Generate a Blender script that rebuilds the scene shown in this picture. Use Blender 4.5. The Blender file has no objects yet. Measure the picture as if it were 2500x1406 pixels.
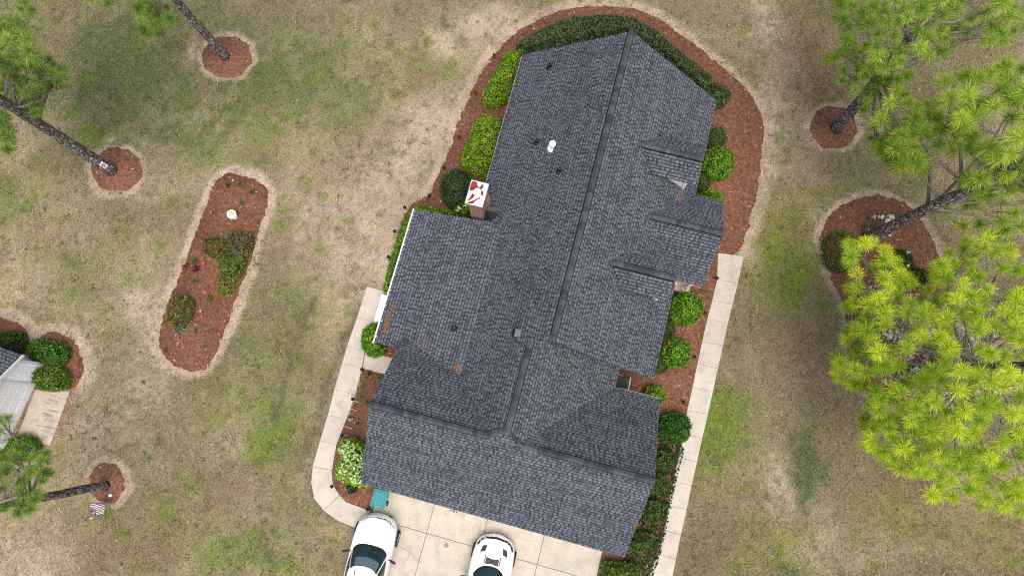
import bpy, bmesh, math, random
import numpy as np
from mathutils import Vector, Matrix
from mathutils.bvhtree import BVHTree
R = math.radians
random.seed(7); rng = np.random.default_rng(11)
S = bpy.context.scene
COL = S.collection
# ------------------------------------------------------------------ camera
H = 34.0
RX = Vector((0.999872994616249, 0.0030372805795377145, -0.01564511309692869))
FX = Vector((-0.01593720920156746, 0.19055374062941116, -0.981547389225301)).normalized()
RX = (RX - FX * RX.dot(FX)).normalized()
UX = RX.cross(FX).normalized()
FPX, PCX, PCY = 1733.0, 1250.0, 703.0
cam = bpy.data.objects.new('camera', bpy.data.cameras.new('camera')); COL.objects.link(cam)
m = Matrix((RX, UX, -FX)).transposed().to_4x4(); m.translation = (0, 0, H)
cam.matrix_world = m
cam.data.sensor_fit = 'HORIZONTAL'; cam.data.sensor_width = 36; cam.data.lens = 36 * FPX / 2500
cam.data.clip_end = 2000
S.camera = cam
# ------------------------------------------------------------------ light
SUN_EL, SUN_AZ = R(72), R(165)      # azimuth clockwise from +Y (photo up)
w = bpy.data.worlds.new('World'); S.world = w; w.use_nodes = True
nt = w.node_tree; bg = nt.nodes['Background']
sky = nt.nodes.new('ShaderNodeTexSky'); sky.sky_type = 'NISHITA'; sky.sun_disc = False
sky.sun_elevation = SUN_EL; sky.sun_rotation = SUN_AZ; sky.dust_density = 6; sky.air_density = 1.0; sky.ozone_density = 1.0
nt.links.new(sky.outputs[0], bg.inputs[0]); bg.inputs[1].default_value = 0.15
sl = bpy.data.lights.new('sun', 'SUN'); sl.energy = 1.6; sl.angle = R(40); sl.color = (1.0, 0.95, 0.88)
so = bpy.data.objects.new('sun', sl); COL.objects.link(so)
sd = Vector((math.sin(SUN_AZ) * math.cos(SUN_EL), math.cos(SUN_AZ) * math.cos(SUN_EL), math.sin(SUN_EL)))
so.rotation_euler = sd.to_track_quat('Z', 'Y').to_euler(); so.location = (0, 0, 60)
S.view_settings.view_transform = 'Standard'; S.view_settings.look = 'None'
S.cycles.use_denoising = False; S.cycles.filter_width = 1.1
S.view_settings.exposure = 0.28; S.view_settings.gamma = 1.0
# ------------------------------------------------------------------ helpers
def at(px, py, z=0.0):
    d = FX + RX * ((px - PCX) / FPX) - UX * ((py - PCY) / FPX)
    t = (z - H) / d.z
    return Vector((0, 0, H)) + d * t
def at2(px, py, z=0.0):
    p = at(px, py, z); return (p.x, p.y)
def link(o, parent=None):
    COL.objects.link(o)
    if parent: o.parent = parent
    return o
def tag(o, label=None, cat=None, group=None, kind=None):
    if label: o['label'] = label
    if cat: o['category'] = cat
    if group: o['group'] = group
    if kind: o['kind'] = kind
    return o
def empty(name, loc=(0, 0, 0), rz=0.0):
    o = bpy.data.objects.new(name, None); o.location = loc; o.rotation_euler = (0, 0, rz); o.empty_display_size = .2
    return link(o)
def copy_tree(o, parent=None):
    c = o.copy(); link(c, parent)
    for ch in list(o.children): copy_tree(ch, c)
    return c
class MB:
    def __init__(s): s.v = []; s.f = []; s.c = []; s.m = []
    def add(s, vs, fs, col=(1, 1, 1), mi=0):
        b = len(s.v); s.v.extend([tuple(p) for p in vs])
        for f in fs: s.f.append([b + i for i in f]); s.c.append(col); s.m.append(mi)
    def box(s, x0, x1, y0, y1, z0, z1, col=(1, 1, 1), mi=0, M=None):
        vs = [Vector((x, y, z)) for z in (z0, z1) for y in (y0, y1) for x in (x0, x1)]
        if M is not None: vs = [M @ p for p in vs]
        s.add(vs, [(0, 2, 3, 1), (4, 5, 7, 6), (0, 1, 5, 4), (2, 6, 7, 3), (0, 4, 6, 2), (1, 3, 7, 5)], col, mi)
    def prism(s, pts, z0, z1, col=(1, 1, 1), mi=0):
        n = len(pts)
        s.add([(p[0], p[1], z0) for p in pts] + [(p[0], p[1], z1) for p in pts],
              [tuple(range(n))[::-1], tuple(range(n, 2 * n))] + [(i, (i + 1) % n, n + (i + 1) % n, n + i) for i in range(n)], col, mi)
    def tube(s, pts, rad, n=8, col=(1, 1, 1), mi=0, cap=True, jit=0):
        pts = [Vector(p) for p in pts]; rings = []
        a = None
        for i, p in enumerate(pts):
            d = (pts[min(i + 1, len(pts) - 1)] - pts[max(i - 1, 0)]).normalized()
            if a is None: a = d.orthogonal().normalized()
            a = (a - d * a.dot(d)).normalized(); b = d.cross(a)
            r = rad[i] if hasattr(rad, '__len__') else rad
            rings.append([p + (a * math.cos(2 * math.pi * k / n) + b * math.sin(2 * math.pi * k / n)) * r * (1 + (random.random() - .5) * jit) for k in range(n)])
        vs = [q for rg in rings for q in rg]; fs = []
        for i in range(len(rings) - 1):
            for k in range(n): fs.append((i * n + k, i * n + (k + 1) % n, (i + 1) * n + (k + 1) % n, (i + 1) * n + k))
        if cap: fs += [tuple(range(n))[::-1], tuple(range((len(rings) - 1) * n, len(rings) * n))]
        s.add(vs, fs, col, mi)
    def lathe(s, prof, c=(0, 0, 0), n=20, col=(1, 1, 1), mi=0):
        vs = [(c[0] + r * math.cos(2 * math.pi * k / n), c[1] + r * math.sin(2 * math.pi * k / n), c[2] + z) for r, z in prof for k in range(n)]
        fs = [(i * n + k, i * n + (k + 1) % n, (i + 1) * n + (k + 1) % n, (i + 1) * n + k) for i in range(len(prof) - 1) for k in range(n)]
        fs += [tuple(range(n))[::-1], tuple(range((len(prof) - 1) * n, len(prof) * n))]
        s.add(vs, fs, col, mi)
    def build(s, name, mats, parent=None, smooth=False, bevel=0, subsurf=0):
        me = bpy.data.meshes.new(name); me.from_pydata(s.v, [], s.f)
        if not isinstance(mats, (list, tuple)): mats = [mats]
        for q in mats: me.materials.append(q)
        me.polygons.foreach_set('material_index', s.m)
        a = me.attributes.new('Col', 'FLOAT_COLOR', 'FACE')
        a.data.foreach_set('color', np.array([(c[0], c[1], c[2], 1) for c in s.c], dtype=np.float32).ravel())
        if smooth: me.polygons.foreach_set('use_smooth', [True] * len(me.polygons))
        me.update()
        o = link(bpy.data.objects.new(name, me), parent)
        if bevel:
            b = o.modifiers.new('bevel', 'BEVEL'); b.width = bevel; b.segments = 2; b.limit_method = 'ANGLE'
        if subsurf:
            b = o.modifiers.new('sub', 'SUBSURF'); b.levels = subsurf; b.render_levels = subsurf
        return o
def np_mesh(name, V, k, C, mat, parent=None):
    """V (n*k,3): n separate k-gons; C (n,3) colour per face"""
    V = np.ascontiguousarray(V, dtype=np.float32).reshape(-1, 3); n = len(V) // k
    me = bpy.data.meshes.new(name)
    me.vertices.add(len(V)); me.vertices.foreach_set('co', V.ravel())
    me.loops.add(len(V)); me.loops.foreach_set('vertex_index', np.arange(len(V), dtype=np.int32))
    me.polygons.add(n); me.polygons.foreach_set('loop_start', np.arange(0, len(V), k, dtype=np.int32))
    me.update(calc_edges=True)
    a = me.attributes.new('Col', 'FLOAT_COLOR', 'FACE')
    a.data.foreach_set('color', np.concatenate([C, np.ones((n, 1))], 1).astype(np.float32).ravel())
    me.materials.append(mat)
    return link(bpy.data.objects.new(name, me), parent)
# ---- numpy noise
def vnoise(x, y, seed, scale):
    g = np.random.default_rng(seed).random((257, 257))
    u = x / scale + 1000.37; v = y / scale + 1000.71
    i = np.floor(u).astype(int); j = np.floor(v).astype(int); fu = u - i; fv = v - j
    fu = fu * fu * (3 - 2 * fu); fv = fv * fv * (3 - 2 * fv); i %= 256; j %= 256
    return (g[i, j] * (1 - fu) + g[i + 1, j] * fu) * (1 - fv) + (g[i, j + 1] * (1 - fu) + g[i + 1, j + 1] * fu) * fv
def fbm(x, y, seed, scale, o=4):
    t = 0; a = 1; s = 0
    for k in range(o): t = t + a * vnoise(x, y, seed + k, scale / 2 ** k); s += a; a *= .55
    return t / s
def inpoly(x, y, poly):
    r = np.zeros(x.shape, bool); n = len(poly)
    for i in range(n):
        x0, y0 = poly[i][:2]; x1, y1 = poly[(i + 1) % n][:2]
        if y0 == y1: continue
        c = (y0 > y) != (y1 > y)
        r ^= c & (x < (x1 - x0) * (y - y0) / (y1 - y0) + x0)
    return r
def pdist(x, y, poly, closed=True):
    d = np.full(x.shape, 1e9); n = len(poly)
    for i in range(n if closed else n - 1):
        x0, y0 = poly[i][:2]; x1, y1 = poly[(i + 1) % n][:2]
        dx, dy = x1 - x0, y1 - y0; L = dx * dx + dy * dy + 1e-12
        t = np.clip(((x - x0) * dx + (y - y0) * dy) / L, 0, 1)
        d = np.minimum(d, np.hypot(x - x0 - t * dx, y - y0 - t * dy))
    return d
def smooth_poly(pts, it=2, closed=True):
    for _ in range(it):
        q = []; n = len(pts)
        for i in range(n if closed else n - 1):
            a = pts[i]; b = pts[(i + 1) % n]
            q += [(a[0] * .75 + b[0] * .25, a[1] * .75 + b[1] * .25), (a[0] * .25 + b[0] * .75, a[1] * .25 + b[1] * .75)]
        if not closed: q = [pts[0]] + q + [pts[-1]]
        pts = q
    return pts
def PX(pts, z=0.0): return [at2(p[0], p[1], z) for p in pts]
def sm(e0, e1, x):
    t = np.clip((x - e0) / (e1 - e0), 0, 1); return t * t * (3 - 2 * t)
# ------------------------------------------------------------------ materials
def mat(name, col=(.5, .5, .5), rough=.8, vcol=False, var=.0, vscale=3.0, bump=0.0, bscale=30.0, metal=0.0, spec=.3, transl=0.0, dirt=None):
    mt = bpy.data.materials.new(name); mt.use_nodes = True; t = mt.node_tree; N = t.nodes; L = t.links
    p = N['Principled BSDF']; p.inputs['Roughness'].default_value = rough; p.inputs['Metallic'].default_value = metal
    p.inputs['Specular IOR Level'].default_value = spec
    tc = N.new('ShaderNodeTexCoord')
    if vcol:
        a = N.new('ShaderNodeAttribute'); a.attribute_name = 'Col'; c = a.outputs['Color']
    else:
        a = N.new('ShaderNodeRGB'); a.outputs[0].default_value = (*col, 1); c = a.outputs[0]
    if var:
        nz = N.new('ShaderNodeTexNoise'); nz.inputs['Scale'].default_value = vscale; nz.inputs['Detail'].default_value = 6; nz.inputs['Roughness'].default_value = .65
        L.new(tc.outputs['Object'], nz.inputs['Vector'])
        mr = N.new('ShaderNodeMapRange'); mr.inputs['From Min'].default_value = .3; mr.inputs['From Max'].default_value = .7
        mr.inputs['To Min'].default_value = 1 - var; mr.inputs['To Max'].default_value = 1 + var
        L.new(nz.outputs['Fac'], mr.inputs['Value'])
        vm = N.new('ShaderNodeVectorMath'); vm.operation = 'SCALE'; L.new(c, vm.inputs[0]); L.new(mr.outputs[0], vm.inputs['Scale']); c = vm.outputs[0]
    if dirt:
        dc, ds, lo, hi, amt = dirt
        nz = N.new('ShaderNodeTexNoise'); nz.inputs['Scale'].default_value = ds; nz.inputs['Detail'].default_value = 8; nz.inputs['Roughness'].default_value = .7
        L.new(tc.outputs['Object'], nz.inputs['Vector'])
        mr = N.new('ShaderNodeMapRange'); mr.inputs['From Min'].default_value = lo; mr.inputs['From Max'].default_value = hi; mr.inputs['To Max'].default_value = amt
        L.new(nz.outputs['Fac'], mr.inputs['Value'])
        mx = N.new('ShaderNodeMix'); mx.data_type = 'RGBA'; L.new(mr.outputs[0], mx.inputs['Factor']); L.new(c, mx.inputs['A']); mx.inputs['B'].default_value = (*dc, 1); c = mx.outputs['Result']
    L.new(c, p.inputs['Base Color'])
    if bump:
        nb = N.new('ShaderNodeTexNoise'); nb.inputs['Scale'].default_value = bscale; nb.inputs['Detail'].default_value = 5
        L.new(tc.outputs['Object'], nb.inputs['Vector'])
        bp = N.new('ShaderNodeBump'); bp.inputs['Strength'].default_value = bump; bp.inputs['Distance'].default_value = .02
        L.new(nb.outputs['Fac'], bp.inputs['Height']); L.new(bp.outputs[0], p.inputs['Normal'])
    if transl:
        tr = N.new('ShaderNodeBsdfTranslucent'); L.new(c, tr.inputs['Color'])
        ms = N.new('ShaderNodeMixShader'); ms.inputs[0].default_value = transl
        L.new(p.outputs[0], ms.inputs[1]); L.new(tr.outputs[0], ms.inputs[2]); L.new(ms.outputs[0], N['Material Output'].inputs['Surface'])
    return mt
def brick_mat(name):
    mt = mat(name, rough=.85); t = mt.node_tree; N = t.nodes; L = t.links; p = N['Principled BSDF']
    tc = N.new('ShaderNodeTexCoord'); sp = N.new('ShaderNodeSeparateXYZ'); L.new(tc.outputs['Object'], sp.inputs[0])
    ad = N.new('ShaderNodeMath'); L.new(sp.outputs['X'], ad.inputs[0]); L.new(sp.outputs['Y'], ad.inputs[1])
    cb = N.new('ShaderNodeCombineXYZ'); L.new(ad.outputs[0], cb.inputs['X']); L.new(sp.outputs['Z'], cb.inputs['Y'])
    b = N.new('ShaderNodeTexBrick'); b.inputs['Color1'].default_value = (.36, .13, .085, 1); b.inputs['Color2'].default_value = (.25, .085, .06, 1)
    b.inputs['Mortar'].default_value = (.45, .36, .3, 1); b.inputs['Scale'].default_value = 1; b.inputs['Mortar Size'].default_value = .012
    b.inputs['Brick Width'].default_value = .21; b.inputs['Row Height'].default_value = .075
    L.new(cb.outputs[0], b.inputs['Vector']); L.new(b.outputs['Color'], p.inputs['Base Color'])
    bp = N.new('ShaderNodeBump'); bp.inputs['Strength'].default_value = .4; bp.inputs['Distance'].default_value = .01; bp.invert = True
    L.new(b.outputs['Fac'], bp.inputs['Height']); L.new(bp.outputs[0], p.inputs['Normal'])
    return mt
def bark_mat(name):
    mt = mat(name, rough=.95); t = mt.node_tree; N = t.nodes; L = t.links; p = N['Principled BSDF']
    tc = N.new('ShaderNodeTexCoord'); mp = N.new('ShaderNodeMapping'); mp.inputs['Scale'].default_value = (9, 9, 3.6); L.new(tc.outputs['Object'], mp.inputs[0])
    v = N.new('ShaderNodeTexVoronoi'); v.feature = 'DISTANCE_TO_EDGE'; v.inputs['Scale'].default_value = 1
    v2 = N.new('ShaderNodeTexVoronoi'); v2.inputs['Scale'].default_value = 1
    nz = N.new('ShaderNodeTexNoise'); nz.inputs['Scale'].default_value = .7; nz.inputs['Detail'].default_value = 5; L.new(mp.outputs[0], nz.inputs['Vector'])
    mx = N.new('ShaderNodeVectorMath'); mx.operation = 'ADD'; L.new(mp.outputs[0], mx.inputs[0])
    sc = N.new('ShaderNodeVectorMath'); sc.operation = 'SCALE'; sc.inputs['Scale'].default_value = .9; L.new(nz.outputs['Color'], sc.inputs[0]); L.new(sc.outputs[0], mx.inputs[1])
    L.new(mx.outputs[0], v.inputs['Vector']); L.new(mx.outputs[0], v2.inputs['Vector'])
    r = N.new('ShaderNodeValToRGB'); r.color_ramp.elements[0].color = (.055, .044, .042, 1); r.color_ramp.elements[0].position = .02
    r.color_ramp.elements[1].color = (.38, .325, .305, 1); r.color_ramp.elements[1].position = .28
    L.new(v.outputs['Distance'], r.inputs[0])
    ml = N.new('ShaderNodeMix'); ml.data_type = 'RGBA'; ml.blend_type = 'MULTIPLY'; ml.inputs['Factor'].default_value = .75
    L.new(r.outputs[0], ml.inputs['A'])
    r2 = N.new('ShaderNodeMapRange'); r2.inputs['To Min'].default_value = .35; r2.inputs['To Max'].default_value = 1.5; L.new(v2.outputs['Color'], r2.inputs[0])
    L.new(r2.outputs[0], ml.inputs['B']); L.new(ml.outputs['Result'], p.inputs['Base Color'])
    bp = N.new('ShaderNodeBump'); bp.inputs['Strength'].default_value = 1; bp.inputs['Distance'].default_value = .05
    L.new(v.outputs['Distance'], bp.inputs['Height']); L.new(bp.outputs[0], p.inputs['Normal'])
    return mt
M = dict(
    lawn=mat('lawn', vcol=True, rough=.95, var=.28, vscale=12, bump=.8, bscale=45, spec=.1),
    grass=mat('grass', vcol=True, rough=.9, spec=.1, transl=.15),
    mulch=mat('pine_straw_mulch', vcol=True, rough=.95, var=.45, vscale=6, bump=.8, bscale=40, spec=.1),
    concrete=mat('concrete', vcol=True, rough=.9, var=.06, vscale=1.6, bump=.15, bscale=60, spec=.2, dirt=((.27, .245, .21), 1.7, .47, .80, .7)),
    shingle=mat('asphalt_shingle', vcol=True, rough=.95, var=.09, vscale=1.2, bump=.25, bscale=120, spec=.15),
    cap=mat('ridge_shingle', vcol=True, rough=.92, var=.12, vscale=8, bump=.2, bscale=90, spec=.2),
    brick=brick_mat('red_brick'), bark=bark_mat('pine_bark'),
    twig=mat('grey_branch', (.20, .17, .15), rough=.95, var=.4, vscale=12),
    needle=mat('pine_needles', vcol=True, rough=.55, spec=.2, transl=.35),
    leaf=mat('shrub_leaf', vcol=True, rough=.5, spec=.3, transl=.25),
    petal=mat('flower_petal', vcol=True, rough=.7, transl=.3),
    white=mat('white_paint', (.87, .88, .89), rough=.45, var=.03, vscale=4),
    siding=mat('white_siding', (.95, .97, .99), rough=.5, var=.04, vscale=3),
    metal=mat('galvanised_metal', (.62, .66, .70), rough=.35, metal=.3, var=.06, vscale=6),
    rust=mat('rusty_patch', (.21, .035, .015), rough=.9, var=.6, vscale=7),
    black=mat('black_plastic', (.012, .012, .013), rough=.5, var=.2),
    dark=mat('dark_metal', (.03, .03, .033), rough=.45, var=.2),
    paint=mat('white_car_paint', (.82, .83, .84), rough=.18, spec=.6),
    glass=mat('tinted_car_glass', (.012, .03, .032), rough=.04, spec=.6),
    grey=mat('grey_plastic', (.12, .12, .13), rough=.6, var=.1),
    tyre=mat('tyre_rubber', (.015, .015, .015), rough=.9, var=.2, vscale=20),
    alloy=mat('alloy_rim', (.45, .46, .47), rough=.3, metal=.8),
    lamp=mat('headlamp_lens', (.55, .58, .6), rough=.1, spec=.6),
    teal=mat('teal_plastic', (.02, .235, .245), rough=.45, var=.12, vscale=5),
    cream=mat('cream_stone', (.72, .62, .32), rough=.7, var=.2, vscale=14),
    stone=mat('grey_stone', (.4, .39, .37), rough=.9, var=.2, vscale=16),
    window=mat('window_glass', (.03, .04, .05), rough=.05, spec=.6),
    vcolp=mat('cloth', vcol=True, rough=.85),
    straw=mat('dry_pine_straw', vcol=True, rough=.9),
)
# ------------------------------------------------------------------ bed outlines (photo measurements -> ground)
BED_N = PX([(935, 712), (947, 660), (958, 610), (972, 565), (990, 520), (1003, 500), (1040, 484), (1058, 458), (1070, 430), (1095, 370), (1125, 285), (1163, 195), (1205, 132), (1268, 72), (1345, 33), (1430, 15), (1520, 17), (1592, 36), (1655, 80), (1722, 132), (1785, 185), (1835, 235), (1863, 295), (1863, 350), (1856, 425), (1842, 500), (1822, 570), (1804, 620), (1740, 640), (1500, 650), (1300, 700), (1100, 720)])
BED_E = PX([(1600, 640), (1752, 616), (1764, 660), (1768, 690), (1752, 735), (1738, 779), (1725, 835), (1714, 889), (1697, 945), (1688, 1002), (1688, 1062), (1668, 1116), (1650, 1175), (1640, 1235), (1630, 1294), (1616, 1353), (1590, 1412), (1560, 1440), (1466, 1440), (1478, 1365), (1400, 1100)])
BED_W = PX([(886, 903), (1000, 925), (1000, 1180), (912, 1190), (906, 1247), (870, 1234), (842, 1216), (826, 1196), (815, 1176), (813, 1148), (824, 1086), (848, 1024), (870, 964)])
BED_S = PX([(930, 812), (1010, 820), (1010, 885), (958, 878), (905, 866)])
ISLAND = PX([(557, 420), (600, 432), (633, 444), (657, 466), (653, 503), (629, 567), (613, 639), (589, 690), (573, 735), (561, 775), (545, 818), (521, 870), (503, 903), (470, 907), (430, 893), (402, 874), (388, 846), (393, 800), (406, 742), (428, 702), (446, 655), (466, 599), (490, 539), (513, 480), (528, 440)])
def ring(cx, cy, rx, ry, n=22): return PX([(cx + rx * math.cos(2 * math.pi * k / n) * (1 + .06 * math.sin(k * 2.3)), cy + ry * math.sin(2 * math.pi * k / n) * (1 + .06 * math.cos(k * 1.7))) for k in range(n)])
RINGS = [ring(555, 140, 60, 50), ring(285, 415, 60, 54), ring(262, 1178, 43, 50), ring(2036, 312, 57, 52)]
BED_P = PX([(2000, 600), (2010, 545), (2050, 502), (2110, 478), (2180, 480), (2240, 520), (2272, 575), (2298, 640), (2330, 760), (2335, 900), (2260, 985), (2160, 990), (2090, 935), (2065, 850), (2070, 760), (2030, 680)])
BED_H1 = PX([(-60, 768), (0, 774), (28, 783), (65, 800), (67, 820), (48, 842), (40, 870), (-60, 880)])
BED_H2 = PX([(75, 870), (80, 850), (100, 822), (128, 810), (150, 816), (171, 828), (196, 857), (205, 897), (199, 925), (182, 953), (100, 960), (40, 920)])
BEDS = dict(n=BED_N, e=BED_E, w=BED_W, s=BED_S, i=ISLAND, p=BED_P, h1=BED_H1, h2=BED_H2)
ROUNDED = {k: smooth_poly(v, 2) for k, v in BEDS.items() if k not in ('w', 's')}
ROUNDED['w'] = BED_W; ROUNDED['s'] = BED_S
RINGS = [smooth_poly(r, 1) for r in RINGS]
ALLB = list(ROUNDED.values()) + RINGS
# paving outlines
RW_R = [(1815, 626), (1801, 693), (1788, 743), (1777, 788), (1765, 843), (1752, 900), (1740, 956), (1728, 1010), (1714, 1069), (1701, 1127), (1688, 1184), (1676, 1242), (1662, 1304), (1650, 1363), (1637, 1425)]
RW_L = [(1752, 618), (1750, 683), (1738, 734), (1726, 779), (1713, 835), (1702, 888), (1690, 945), (1677, 1002), (1668, 1060), (1655, 1116), (1642, 1175), (1632, 1235), (1622, 1294), (1607, 1353), (1570, 1422)]
LW_O = [(896, 700), (872, 776), (848, 844), (836, 886), (817, 950), (801, 1013), (782, 1075), (764, 1138), (760, 1177), (768, 1217), (790, 1245), (823, 1269), (873, 1290)]
LW_I = [(940, 711), (919, 786), (891, 858), (884, 900), (868, 964), (846, 1024), (822, 1086), (811, 1147), (812, 1172), (818, 1190), (830, 1208), (846, 1224), (906, 1247)]
DRIVE = [(906, 1160), (1520, 1240), (1480, 1364), (1466, 1440), (1440, 1540), (800, 1540), (846, 1420), (880, 1288)]
PAD = [(88, 943), (171, 956), (123, 1087), (42, 1066)]
PAVE = [PX(RW_R + RW_L[::-1]), PX(LW_O + LW_I[::-1]), PX(DRIVE), PX(PAD), PX([(884, 850), (960, 870), (955, 925), (880, 905)])]
# ------------------------------------------------------------------ lawn colour field
GREEN, BRIGHT, YELL, DGREEN = (.115, .138, .05), (.14, .19, .035), (.20, .205, .05), (.092, .118, .052)
BLOBS = [  # px, py, rx, ry, tone, amount
 (290, 120, 100, 120, 'g', 1.5), (450, 230, 240, 170, 'g', .8), (330, 200, 120, 120, 'd', .25), (700, 190, 200, 90, 'g', .4), (760, 150, 240, 130, 'g', .4), (200, 230, 120, 90, 'g', .5), (380, 60, 60, 50, 'g', .7), (225, 330, 35, 28, 'b', .7), (390, 270, 80, 80, 'g', .6), (490, 330, 130, 80, 'g', .45), (640, 215, 170, 60, 'g', .45), (880, 240, 90, 100, 'g', .6), (690, 140, 130, 60, 'g', .5), (760, 30, 120, 45, 'g', .6), (560, 30, 100, 40, 'g', .4),
 (1075, 130, 55, 45, 'b', .6), (1085, 190, 30, 28, 'b', .6), (1090, 60, 60, 30, 'b', .4), (640, 340, 70, 60, 'y', .4), (570, 385, 70, 28, 'b', .5), (60, 490, 70, 60, 'b', .5), (130, 410, 60, 50, 'g', .5), (430, 500, 40, 30, 'g', .5), (190, 650, 60, 45, 'g', .6), (330, 690, 28, 25, 'b', .75), (170, 720, 45, 55, 'b', .5), (392, 590, 15, 18, 'b', .8), (300, 560, 80, 60, 'g', .4), (100, 620, 60, 50, 'g', .3),
 (640, 800, 70, 130, 'g', .4), (690, 900, 60, 140, 'b', .35), (720, 760, 60, 60, 'g', .5), (655, 1060, 55, 65, 'b', 1.2), (620, 1112, 40, 22, 'b', 1.1), (560, 1345, 80, 30, 'b', .5), (690, 1180, 40, 90, 'g', .5), (402, 1255, 28, 40, 'b', .95), (425, 1290, 20, 20, 'b', .6), (560, 1345, 60, 40, 'b', .7), (690, 1380, 60, 35, 'b', .7), (340, 1390, 30, 14, 'b', .8), (300, 1270, 90, 70, 'g', .3), (640, 1300, 50, 40, 'g', .6), (610, 1290, 18, 12, 'b', .8), (470, 1190, 18, 12, 'b', .7), (270, 900, 60, 60, 'g', .35), (300, 820, 40, 60, 'g', .5), (560, 990, 70, 60, 'y', .35), (760, 1240, 40, 80, 'g', .4),
 (1900, 670, 80, 110, 'y', .8), (1890, 640, 40, 60, 'b', .6), (1870, 790, 60, 40, 'g', .4), (1960, 560, 70, 70, 'y', .6), (1765, 1030, 50, 55, 'b', 1), (1745, 1080, 25, 60, 'b', .8), (1825, 1010, 35, 50, 'b', .6), (1780, 1120, 50, 40, 'b', .5), (1978, 1090, 30, 90, 'd', 1), (1962, 1180, 26, 40, 'd', .9), (1925, 1330, 38, 70, 'y', .9), (1915, 1390, 40, 30, 'd', .7), (1850, 1340, 50, 50, 'y', .4), (2020, 470, 80, 40, 'y', .35), (2250, 1290, 120, 60, 'y', .35), (2420, 1320, 80, 60, 'y', .3), (2000, 30, 60, 20, 'g', .4), (2440, 70, 90, 90, 'g', .4), (2300, 120, 200, 120, 'g', .3), (2420, 560, 60, 50, 'y', .5), (2180, 1230, 60, 40, 'y', .4), (1860, 200, 80, 80, 'y', .3), (1400, -20, 200, 50, 'g', .3), (1650, 30, 40, 30, 'g', .4),
 (1880, 55, 55, 55, 's', 1), (1840, 20, 40, 25, 's', .6), (780, 520, 110, 80, 's', .55), (860, 560, 80, 80, 's', .6), (990, 420, 70, 80, 's', .75), (890, 660, 65, 60, 's', .9), (935, 610, 40, 90, 's', .9), (920, 420, 90, 70, 's', .5), (1000, 330, 70, 70, 's', .6), (1090, 300, 50, 60, 's', .6), (1100, 90, 90, 60, 's', .6), (1180, 60, 70, 40, 's', .6), (1900, 110, 60, 60, 's', .6), (840, 440, 70, 60, 'r', .35), (1960, 900, 120, 120, 's', .35), (1900, 1215, 30, 50, 's', .4), (70, 1380, 80, 50, 's', .5), (300, 1000, 70, 80, 's', .35), (560, 1080, 60, 60, 's', .3), (340, 740, 45, 45, 's', .8), (385, 830, 45, 60, 's', .6), (110, 1375, 60, 40, 's', .8), (1906, 1165, 18, 55, 's', .7), (2115, 1020, 22, 30, 's', .5), (210, 1075, 25, 45, 's', .6), (1040, 340, 60, 60, 's', .5), (1060, 240, 50, 50, 's', .4), (1140, 100, 60, 60, 's', .55), (1230, 50, 60, 40, 's', .6), (1895, 250, 28, 70, 's', .6), (1890, 330, 22, 60, 's', .8), (1870, 430, 20, 60, 's', .7), (1835, 600, 25, 60, 's', .7), (960, 1390, 10, 10, 's', 0), (2010, 560, 20, 60, 's', .6), (480, 130, 18, 40, 's', .7), (265, 345, 25, 22, 's', .8), (235, 470, 30, 12, 's', .6), (1970, 300, 22, 60, 's', .6), (2120, 330, 22, 40, 's', .5), (200, 1010, 30, 60, 's', .4), (150, 1060, 20, 40, 's', .5), (2150, 1350, 120, 40, 's', .3), (1990, 1300, 40, 90, 's', .4),
 (1980, 850, 110, 90, 'r', .5), (2030, 1060, 60, 90, 'r', .4), (640, 590, 200, 60, 'r', .2), (900, 330, 80, 60, 'r', .25), (330, 1340, 90, 60, 'r', .25), (1960, 130, 70, 110, 'r', .9), (1925, 230, 50, 90, 's', .6), (1960, 420, 60, 60, 's', .35), (1925, 690, 45, 50, 'b', .9), (1880, 560, 40, 60, 'y', .6), (1985, 230, 60, 60, 'r', .5), (120, 560, 90, 60, 'r', .3), (250, 1330, 160, 80, 'r', .3), (2050, 180, 80, 60, 'r', .3), (1982, 1050, 24, 80, 'd', .75), (1972, 1120, 20, 60, 'd', .75), (1956, 1185, 20, 40, 'd', .7), (1760, 1020, 45, 50, 'b', .8), (1915, 690, 50, 60, 'b', .4),
]
TONE = dict(g=GREEN, b=BRIGHT, y=YELL, d=DGREEN, s=(.40, .325, .245), r=(.225, .15, .09))
STREAKS = [PX([(762, 730), (745, 770), (722, 830), (700, 900), (688, 960), (668, 1020)]), PX([(872, 770), (840, 830), (815, 900), (795, 950), (778, 1010), (750, 1090), (738, 1140)]), PX([(655, 1250), (652, 1330), (660, 1370)])]
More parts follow.
